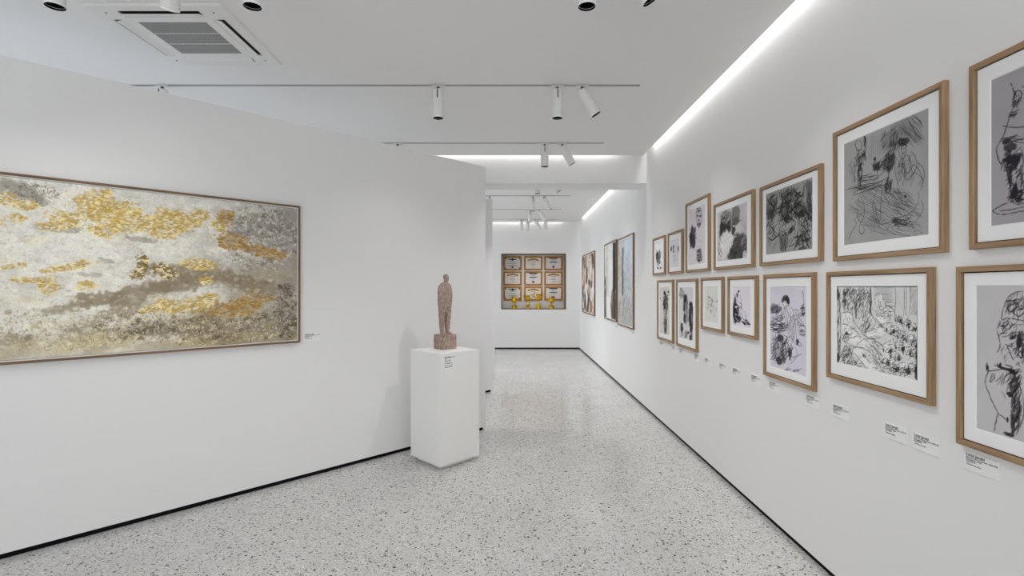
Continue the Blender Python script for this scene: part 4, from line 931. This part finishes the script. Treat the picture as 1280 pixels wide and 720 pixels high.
    for q in ((300, 128, 62, 22, -.3), (385, 165, 76, 30, .05), (330, 178, 70, 26, .1), (420, 205, 90, 30, .1), (340, 238, 44, 18, .2), (210, 190, 54, 18, .1), (190, 218, 64, 14, -.1), (545, 215, 54, 44, .1), (600, 200, 60, 30, -.1), (665, 188, 26, 18, -.5), (745, 192, 26, 24, -.5), (722, 218, 20, 14, 0), (765, 270, 44, 24, .2),
              (875, 305, 66, 17, .2), (920, 316, 20, 14, .2), (14, 130, 34, 18, .1), (85, 150, 40, 14, .1), (50, 192, 24, 14, .1), (70, 347, 16, 8, 0), (20, 356, 22, 5, 0), (200, 360, 74, 9, -.1), (265, 346, 20, 12, -.3), (90, 398, 54, 10, .05), (160, 415, 30, 28, .3), (285, 416, 28, 15, 0), (468, 338, 16, 26, -.1), (456, 378, 26, 16, -.5),
              (525, 360, 30, 12, -.4), (560, 378, 26, 16, 0), (655, 345, 56, 17, .1), (677, 402, 22, 12, .1), (500, 492, 40, 12, -.3), (555, 482, 36, 22, .1), (660, 474, 52, 22, -.3), (770, 492, 78, 24, -.1), (830, 470, 28, 24, 0), (880, 460, 26, 10, -.1), (610, 492, 60, 8, -.1), (450, 375, 20, 8, 0), (-80, 200, 70, 26, .1), (-200, 420, 80, 30, 0), (-160, 150, 60, 16, .1)):
        dark = 430 < q[0] < 600 and 300 < q[1] < 400
        deep = q[0] > 740
        base = g3 if dark else (g4 if deep else g1); hi = (168, 136, 78) if deep else g2; lo = g3
        A = q[2] * q[3]; c_, s_ = math.cos(q[4]), math.sin(q[4])
        def spot(k=1.0):
            r, t_ = math.sqrt(s.rng.random()) * k, s.rng.random() * 2 * PI
            x, y = q[2] * r * math.cos(t_), q[3] * r * math.sin(t_); return q[0] + x * c_ - y * s_, q[1] + x * s_ + y * c_
        s.B(q[0], q[1], q[2], q[3], .6, base, rot=q[4], rag=1.3, soft=.2, cells=16)
        for _ in range(int(A / 22) + 6):          # torn flakes of leaf
            x, y = spot(1.12); z = 1.6 + 4.2 * s.rng.random() ** 2
            s.B(x, y, z * 1.9, z, .9, base if s.rng.random() < .65 else hi, rot=-.35 + .5 * s.rng.random(), rag=.9, soft=.25, cells=4)
        for _ in range(int(A / 12) + 4):          # dark wrinkles and bright creases
            x, y = spot(1.0); l = 2 + 5 * s.rng.random(); d = -.5 + 1.0 * s.rng.random()
            s.L(1.3 + s.rng.random(), [(x - l, y + l * d), (x + l, y - l * d)], .75, lo if s.rng.random() < .72 else (222, 210, 166))
        for _ in range(int(A / 60) + 2):          # ground showing through
            x, y = spot(1.05); s.B(x, y, 3 + 5 * s.rng.random(), 1.4 + 2 * s.rng.random(), .8, (196, 192, 180) if not deep else (150, 142, 128), rot=-.3, rag=.8, soft=.3, cells=4)
    # grain: fine light and dark flecks of palette knife work
    s.a *= (1 + .16 * (n2 - .5) + .12 * (value_noise(H_, W_, H_ * .8, W_ * .5, s.rng) - .5))[:, :, None]
    return s
def part_u(px): 
    kx = (px - 640.0) / F; return (EX - kx * EY) / (DX - kx * DY)
GU0 = part_u(373.0); yR = EY - GU0 * DY
GZ1, GZ0 = wall_z(258.1, yR), wall_z(427.6, yR)
GW = 2.22; GU1 = GU0 + GW
um = (GU0 + GU1) / 2
floater('framed_painting', 'huge abstract gold leaf and cream painting hanging on the diagonal wall', 'painting', (EX - um * DX, EY - um * DY, GZ0), PROT, GW, GZ1 - GZ0, .03, .014, (M['wal_h'], M['wal_v']), gold_canvas, None, .007)

# ------------------------------------------------------------------ caption cards
LINES = [('Lotte Jacobi', .0125, .0115, .053), ('American, born in Germany, 1896-1990', .0062, .0115, .0455), ('Photogenics, 1950', .0068, .0115, .0380), ('Gelatin silver', .0058, .0115, .0310), ('Collection of prints', .0062, .0115, .0205)]
def text_mesh(name, lines, bold=True):
    dg = bpy.context.evaluated_depsgraph_get
    bm = bmesh.new()
    for txt, size, x, z in lines:
        for k, off in enumerate(((0, 0), (.06, 0), (0, .05), (.06, .05)) if bold else ((0, 0),)):
            cu = bpy.data.curves.new('tmp', 'FONT'); cu.body = txt; cu.size = size * 1.25; cu.resolution_u = 2
            ob = bpy.data.objects.new('tmp', cu); C.objects.link(ob)
            me = bpy.data.meshes.new_from_object(ob.evaluated_get(dg()))
            me.transform(Matrix.Translation((x + off[0] * size, -.0004 - k * .00004, z + off[1] * size)) @ Matrix.Rotation(PI / 2, 4, 'X'))
            bm.from_mesh(me); bpy.data.meshes.remove(me); bpy.data.objects.remove(ob); bpy.data.curves.remove(cu)
    me = bpy.data.meshes.new(name); bm.to_mesh(me); bm.free(); me.materials.append(M['ink'])
    return me
CW, CH, CT = .138, .068, .004
card_text = text_mesh('lettering', LINES)
card_bm = boxm(0, CW, -CT, .0004, 0, CH, bev=.0003)
card_me = bpy.data.meshes.new('card'); card_bm.to_mesh(card_me); card_bm.free(); card_me.materials.append(M['card'])
def card(label, loc, rz, group='caption cards on the right wall'):
    t = thing('caption_card', label, 'caption card', loc, rz, group)
    o = bpy.data.objects.new('card', card_me); C.objects.link(o); o.parent = t
    o = bpy.data.objects.new('lettering', card_text); C.objects.link(o); o.parent = t; o.location = (0, -CT, 0); o['label'] = 'small black lettering'
CARDS = [(742.3, 'small white caption card below the brown and cream abstract painting'), (768.8, 'small white caption card below the vertical bands painting'), (789.6, 'small white caption card below the blue grey painting'),
 (824.3, 'small white caption card below the far narrow standing figure drawing'), (838.9, 'small white caption card, second from far end below the drawings'), (848.2, 'small white caption card below the drawing of two dark standing figures'), (866.8, 'small white caption card, fourth from far end below the drawings'),
 (879.5, 'small white caption card below the faint pencil sketch'), (897.7, 'small white caption card between the faint sketch and the reclining figure drawing'), (914.0, 'small white caption card below the reclining figure drawing'), (937.3, 'small white caption card left of the desk reader drawing'), (959.5, 'small white caption card below the far corner of the desk reader drawing'),
 (1005.4, 'white caption card below the near corner of the desk reader drawing'), (1038.7, 'white caption card below the far corner of the rocky wood etching'), (1103.3, 'white caption card below the rocky wood etching, left of a close pair'), (1138.9, 'white caption card below the rocky wood etching, right of a close pair'),
 (1203.0, 'largest white caption card, close under the bent back figure studies')]
for px, lab in CARDS: card(lab, (WALL, wall_y(px, WALL - .006), .879), RZ)
u = GU0 - .035
card('small white caption card at the right of the gold painting', (EX - u * DX, EY - u * DY, GZ0), PROT, 'caption card by the gold painting')
# ------------------------------------------------------------------ plinths, statue
PS = .443
def plinth(label, x, y, group='white square plinths'):
    t = thing('plinth', label, 'plinth', (x, y, 0), PI / 4, group)
    h = PS / 2
    link('base', boxm(-h + .045, h - .045, -h + .045, h - .045, 0, .034), M['plinth'], t)
    link('body', boxm(-h, h, -h, h, .034, 1.0, bev=.002), M['plinth'], t)
    return t
PX, PY = -.616, 4.36 + PS * math.sqrt(.5)
plinth('white square plinth carrying the stone statue beside the diagonal wall', PX, PY)
plinth('white square plinth far down the room, mostly hidden behind the second partition', -.306 - PS * math.sqrt(.5), 8.9)
# caption on the plinth's right face: its local x runs from the front corner to the right corner
t = thing('caption_card', 'white caption card with several text lines on the statue plinth', 'caption card', (PX + .7071 * (-PS / 2 + .037) + .7071 * PS / 2, PY + .7071 * (-PS / 2 + .037) - .7071 * PS / 2, .845), PI / 4, 'caption card on the plinth')
link('card', boxm(0, .122, -.004, -.0002, 0, .137, bev=.0003), M['card'], t)
o = bpy.data.objects.new('lettering', text_mesh('lettering', [('Standing', .0150, .009, .113), ('born 1950', .0085, .072, .113), ('Figure', .0085, .009, .101), ('Stone, 1996', .0105, .009, .086), ('Carved by hand', .0075, .009, .0735), ('in brown sandstone', .0085, .009, .061), ('Lent by the artist', .0095, .009, .044), ('Museum collection', .0085, .009, .030)]))
C.objects.link(o); o.parent = t; o.location = (0, -.004, 0); o['label'] = 'small black lettering'

def statue():
    SX, SY = -.622, 4.728
    t = thing('statue', 'brown stone statue of a slim armless standing figure on a square block', 'statue', (SX, SY, 1.0), PI / 4)
    b = boxm(-.076, .076, -.0725, .0725, 0, .133, bev=.002)
    link('block', b, M['stone'], t)
    # figure faces local -y; local x is its side-to-side axis
    bm = bmesh.new()
    def loft(secs, n=24, p=2.3):
        rings = []
        for z, cx, cy, a, b_ in secs:
            r = []
            for k in range(n):
                th = 2 * PI * k / n; c, s = math.cos(th), math.sin(th)
                r.append(bm.verts.new((cx + a * math.copysign(abs(c) ** (2 / p), c), cy + b_ * math.copysign(abs(s) ** (2 / p), s), z)))
            rings.append(r)
        for r0, r1 in zip(rings, rings[1:]):
            for k in range(n): bm.faces.new((r0[k], r0[(k + 1) % n], r1[(k + 1) % n], r1[k]))
        bm.faces.new(rings[0][::-1]); bm.faces.new(rings[-1])
    Z = .133
    # torso with the arms fused to its sides
    loft([(Z + .205, 0, .004, .054, .034), (Z + .235, 0, .005, .0635, .042), (Z + .27, 0, .005, .069, .046), (Z + .31, 0, .004, .0715, .047), (Z + .36, 0, .003, .0715, .046), (Z + .40, 0, .003, .0695, .045), (Z + .435, 0, .004, .064, .042), (Z + .455, 0, .004, .056, .037), (Z + .468, 0, .002, .043, .031), (Z + .477, 0, -.002, .026, .024), (Z + .482, 0, -.004, .016, .018)], p=2.4)
    # arms: shallow ridges along the sides
    for sx in (-1, 1):
        loft([(Z + .225, sx * .046, -.002, .010, .014), (Z + .26, sx * .055, -.003, .013, .018), (Z + .31, sx * .060, -.003, .0140, .020), (Z + .37, sx * .062, .000, .0155, .023), (Z + .42, sx * .057, .004, .016, .025), (Z + .452, sx * .048, .004, .013, .022)], 16, 2.0)
        # leg
        loft([(Z + .008, sx * .030, .006, .0165, .020), (Z + .03, sx * .031, .008, .0175, .021), (Z + .06, sx * .032, .009, .0205, .024), (Z + .10, sx * .033, .009, .024, .029), (Z + .135, sx * .0335, .006, .0255, .030), (Z + .17, sx * .034, .004, .0285, .033), (Z + .21, sx * .033, .004, .0305, .036), (Z + .245, sx * .030, .004, .031, .039)], 20, 2.1)
        # foot
        loft([(Z - .001, sx * .032, -.020, .0205, .046), (Z + .008, sx * .032, -.019, .0205, .045), (Z + .015, sx * .0315, -.012, .0185, .036), (Z + .024, sx * .031, -.001, .016, .024), (Z + .034, sx * .031, .006, .014, .018)], 20, 2.2)
    # neck and head, leaning a little forward
    loft([(Z + .462, 0, .000, .024, .024), (Z + .478, 0, -.006, .0195, .0215), (Z + .492, 0, -.011, .0185, .022), (Z + .502, 0, -.014, .0185, .024)], 20, 2.0)
    loft([(Z + .484, 0, -.024, .010, .010), (Z + .490, 0, -.021, .0165, .019), (Z + .500, 0, -.018, .0205, .0245), (Z + .513, 0, -.015, .0235, .0285), (Z + .527, 0, -.013, .0245, .030), (Z + .540, 0, -.012, .0225, .0275), (Z + .550, 0, -.011, .0165, .020), (Z + .555, 0, -.011, .008, .010)], 24, 2.0)
    # nose, brow, ears
    loft([(Z + .503, 0, -.043, .0035, .004), (Z + .508, 0, -.0445, .0042, .0045), (Z + .520, 0, -.043, .003, .0035)], 10, 2.0)
    for sx in (-1, 1): loft([(Z + .507, sx * .0225, -.012, .003, .005), (Z + .516, sx * .0245, -.012, .0035, .007), (Z + .525, sx * .0245, -.012, .003, .006)], 10, 2.0)
    bmesh.ops.recalc_face_normals(bm, faces=bm.faces)
    o = link('figure', bm, M['stone'], t)
    m = o.modifiers.new('r', 'REMESH'); m.mode = 'VOXEL'; m.voxel_size = .0026; m.use_smooth_shade = True
    m = o.modifiers.new('s', 'SMOOTH'); m.factor = .5; m.iterations = 5
    me = bpy.data.meshes.new_from_object(o.evaluated_get(bpy.context.evaluated_depsgraph_get()))
    o.modifiers.clear(); o.data = me
    for p in me.polygons: p.use_smooth = True
statue()

# ------------------------------------------------------------------ niche: lining, certificates, trophies
LT = .022
bm = bmesh.new(); y0, y1 = ENDY - .004, ENDY + NDEP
box(bm, NX0, NX0 + LT, y0, y1, NZ0, NZ1); box(bm, NX1 - LT, NX1, y0, y1, NZ0, NZ1)
box(bm, NX0 + LT, NX1 - LT, y0, y1, NZ1 - LT, NZ1); box(bm, NX0 + LT, NX1 - LT, y0, y1, NZ0, NZ0 + LT * .6)
link('trim_2', bm, M['niche_wood'], kind='structure')
def cert_sheet(kind, w, h, seed):
    s = Sheet(w, h, 54, (196, 191, 187), seed, .02); unit(s)
    B_ = (92, 104, 140)
    for a, b in (((1, 1), (99, 1)), ((1, 99), (99, 99)), ((1, 1), (1, 99)), ((99, 1), (99, 99))): s.L(7, [a, b], .8, (188, 192, 212), taper=False)
    T = (70, 70, 78)
    def row(y, x0, x1, w=2.6, al=.7, col=T):
        x = x0
        while x < x1:
            l = 2 + 5 * s.rng.random(); s.L(w, [(x, y), (min(x1, x + l), y)], al, col, taper=False); x += l + 1.4
    if kind == 'a':
        for cx in (5, 95):
            for cy in (6, 94): s.B(cx, cy, 6, 8, .8, (70, 78, 104), rag=.3)
        for yy in (9, 91): s.L(2, [(12, yy), (88, yy)], .5, B_, taper=False)
        for xx in (8, 92): s.L(2, [(xx, 14), (xx, 86)], .5, B_, taper=False)
        s.B(50, 16, 24, 4, .95, (18, 18, 20), rag=.3); s.B(50, 16, 6, 11, .95, (18, 18, 20), rag=.3); s.B(34, 16, 10, 4, .8, (40, 40, 44)); s.B(66, 16, 10, 4, .8, (40, 40, 44))
        row(33, 36, 64, 4, .5); row(50, 24, 74, 5, .75); row(64, 30, 70, 3, .6); row(70, 14, 86, 3.5, .7); row(76, 24, 78, 2.5, .4); s.B(50, 85, 6, 8, .95, (18, 18, 20), rag=.2); s.B(37, 85, 3, 5, .7); s.L(3, [(60, 86), (70, 86)], .6)
    elif kind == 'b':
        gold, dk = (170, 122, 30), (72, 46, 22)
        pts = [(18 + 64 * k / 12, 24 - 11 * math.sin(PI * k / 12)) for k in range(13)]
        s.L(13, pts, .95, gold, taper=False)
        for k in (1, 4, 6, 8, 11): s.B(pts[k][0], pts[k][1], 4, 5, .85, dk, rag=.3)
        s.L(4, [(24, 34), (50, 28), (76, 34)], .5, (230, 226, 220)); row(32, 36, 64, 4, .7); row(45, 28, 72, 3, .5, (190, 164, 110)); row(56, 36, 64, 3.5, .7); row(62, 40, 60, 3, .5)
        s.B(50, 78, 6, 7, .8, (190, 150, 70), rag=.3); s.L(3, [(24, 78), (38, 78)], .6, (190, 160, 100)); s.L(3, [(62, 78), (76, 78)], .6, (190, 160, 100)); s.B(40, 90, 3, 2, .5); s.B(58, 90, 3, 2, .5)
    else:
        s.L(11, [(27, 5), (73, 5)], .97, (28, 40, 74), taper=False, curve=False); row(20, 34, 68, 4, .75); row(26, 38, 62, 2.5, .4); row(40, 28, 72, 10, .75, (60, 62, 70)); row(46, 34, 66, 3, .4); row(62, 40, 60, 3, .35)
        s.B(50, 82, 7.5, 10, .97, (110, 16, 26), rag=.15); s.L(2.5, [(20, 84), (36, 84)], .4); s.L(2.5, [(64, 84), (82, 84)], .4)
        for cx in (4, 96): s.B(cx, 94, 4, 6, .5, (130, 140, 170))
    return s
KINDS = ['abc', 'bca', 'abc']
KN = {'a': 'black emblem', 'b': 'gold lettered arch', 'c': 'navy banner and red seal'}
KINDS[1] = 'bcb'
CWd, CHd = .478, .366
BY = ENDY + NDEP
cert_me = {}
rowsn = ['top', 'middle', 'bottom']; coln = ['left', 'centre', 'right']
for r in range(3):
    for c in range(3):
        k = KINDS[r][c]
        cx = (.002, .542, 1.068)[c] * (BY - .02) / 13.35; cz = EYE + ((2.205, 1.81, 1.416)[r] - EYE) * (BY - .02) / 13.35
        t = thing('framed_certificate', 'gilt framed certificate with %s, %s row %s of the niche' % (KN[k], rowsn[r], coln[c]), 'certificate', (cx, BY, cz - CHd / 2), 0, 'certificates in the niche')
        if 'frame' not in cert_me:
            fr = bmesh.new()
            for b, m in frame_parts(t, CWd, CHd, .02, .040, (0, 1), .004):
                for f in b.faces: f.material_index = m
                me = bpy.data.meshes.new('tmp'); b.to_mesh(me); b.free(); fr.from_mesh(me); bpy.data.meshes.remove(me)
            me = bpy.data.meshes.new('frame'); fr.to_mesh(me); fr.free(); me.materials.append(M['gold_h']); me.materials.append(M['gold_v']); cert_me['frame'] = me
        o = bpy.data.objects.new('frame', cert_me['frame']); C.objects.link(o); o.parent = t
        if k not in cert_me:
            s = cert_sheet(k, CWd - .078, CHd - .078, 70 + ord(k)); o = s.mesh('certificate', M['print'], t, y=-.010, z0=.039); cert_me[k] = o.data
        else:
            o = bpy.data.objects.new('certificate', cert_me[k]); C.objects.link(o); o.parent = t

def trophy(x, label, kind):
    z = NZ0 + LT * .6
    t = thing('trophy_cup', label, 'trophy', (x, ENDY + .13, z), 0, 'gold trophies in the niche')
    G_, Dk = M['trophy'], M['trophy_dark']
    def handle(pts, r):
        for sx in (-1, 1): link('handle', tube(bmesh.new(), [(sx * a, 0, b) for a, b in spline(pts, 5)], r, 10), G_, t)
    if kind == 'lidded':
        link('base', lathe(bmesh.new(), [(0, 0), (.071, 0), (.071, .012), (.062, .018), (.062, .066), (.068, .070), (.068, .082), (.045, .092), (0, .094)], 32), G_, t)
        link('stem', lathe(bmesh.new(), [(0, .092), (.026, .092), (.018, .105), (.014, .118), (.026, .127), (.016, .137), (.020, .146), (.034, .152), (0, .152)], 24), Dk, t)
        link('bowl', lathe(bmesh.new(), [(0, .150), (.030, .152), (.054, .168), (.064, .195), (.062, .225), (.064, .255), (.069, .262), (.066, .268), (0, .268)], 32), G_, t)
        l = link('lid', lathe(bmesh.new(), [(0, .268), (.062, .268), (.056, .282), (.036, .294), (.014, .302), (0, .303)], 32), G_, t)
        link('knob', lathe(bmesh.new(), [(0, .300), (.007, .302), (.013, .312), (.010, .322), (.004, .332), (0, .334)], 16), G_, l)
        handle([(.060, .195), (.085, .205), (.098, .232), (.092, .262), (.110, .275), (.106, .288)], .0075)
    elif kind == 'bulb':
        link('base', lathe(bmesh.new(), [(0, 0), (.072, 0), (.070, .012), (.052, .022), (.030, .040), (.022, .058), (0, .060)], 32), G_, t)
        st = link('stem', lathe(bmesh.new(), [(0, .058), (.024, .060), (.044, .078), (.052, .105), (.044, .132), (.020, .150), (.010, .165), (.009, .185), (.018, .195), (0, .197)], 32), Dk, t)
        link('bowl', lathe(bmesh.new(), [(0, .195), (.022, .198), (.038, .215), (.046, .255), (.052, .300), (.066, .338), (.071, .344), (.066, .344), (.048, .300), (.040, .240), (0, .225)], 32), G_, t)
        handle([(.048, .250), (.085, .262), (.108, .290), (.118, .330), (.102, .352), (.095, .372), (.112, .378)], .009)
    else:
        link('base', lathe(bmesh.new(), [(0, 0), (.094, 0), (.094, .012), (.076, .022), (.058, .050), (.052, .085), (.050, .110), (.040, .132), (.020, .146), (0, .148)], 32), G_, t)
        link('stem', lathe(bmesh.new(), [(0, .146), (.018, .146), (.009, .160), (.008, .190), (.016, .205), (0, .207)], 24), Dk, t)
        link('bowl', lathe(bmesh.new(), [(0, .205), (.022, .207), (.038, .225), (.046, .270), (.052, .330), (.068, .376), (.074, .384), (.068, .384), (.050, .330), (.040, .250), (0, .235)], 32), G_, t)
        handle([(.048, .280), (.090, .290), (.112, .325), (.120, .372), (.104, .398), (.098, .420), (.114, .428)], .009)
PXM = 13.23 / F
trophy(2.4 * PXM, 'squat lidded gold trophy cup, leftmost in the niche', 'lidded')
trophy(19.4 * PXM, 'gold trophy cup with bulb stem and wide handles, second from left in niche', 'bulb')
trophy(32.6 * PXM, 'tallest gold trophy cup with a bell base and wide handles in the niche', 'bell')
trophy(48.8 * PXM, 'squat lidded gold trophy cup, rightmost in the niche', 'lidded')

# ------------------------------------------------------------------ fill light in the added windows, camera, look
def area(name, loc, rot, sx, sy, e, col):
    l = bpy.data.lights.new(name, 'AREA'); l.shape = 'RECTANGLE'; l.size = sx; l.size_y = sy; l.energy = e; l.color = col
    o = bpy.data.objects.new(name, l); C.objects.link(o); o.location = loc; o.rotation_euler = rot
area('added_window_fill', (-1.5, BACK - .05, 1.65), (PI / 2, 0, PI), 4.7, 2.2, 78, (.98, .99, 1))  # fill lamp in the added window behind the camera
bpy.data.objects['added_window_fill'].rotation_euler = (PI / 2, 0, 0)
area('added_window_fill', (LEFT - .05, 3.8, 1.6), (PI / 2, 0, -PI / 2), 3.4, 2.2, 22, (.84, .91, 1))  # cool fill lamp in the added near left window
area('added_window_fill', (LEFT - .05, 10.6, 1.6), (PI / 2, 0, -PI / 2), 3.8, 2.2, 88, (.94, .97, 1))  # fill lamp in the added far left window, brightens the end room
w = bpy.data.worlds.new('sky'); bpy.context.scene.world = w; w.use_nodes = True
w.node_tree.nodes['Background'].inputs[0].default_value = (.75, .85, 1, 1); w.node_tree.nodes['Background'].inputs[1].default_value = .6
cam = bpy.data.cameras.new('camera'); cam.lens = 18; cam.sensor_width = 36; cam.clip_start = .05
co = bpy.data.objects.new('camera', cam); C.objects.link(co); co.location = (0, 0, EYE); co.rotation_euler = (PI / 2, 0, 0)
cam.shift_x = -.6 / 1280
sc = bpy.context.scene; sc.camera = co
sc.view_settings.view_transform = 'Standard'; sc.view_settings.look = 'None'; sc.view_settings.gamma = 1.0; sc.view_settings.use_curve_mapping = False
sc.view_settings.exposure = 0.1
sc.cycles.max_bounces = 12; sc.cycles.diffuse_bounces = 8; sc.cycles.use_denoising = True; sc.cycles.sample_clamp_indirect = 6.0
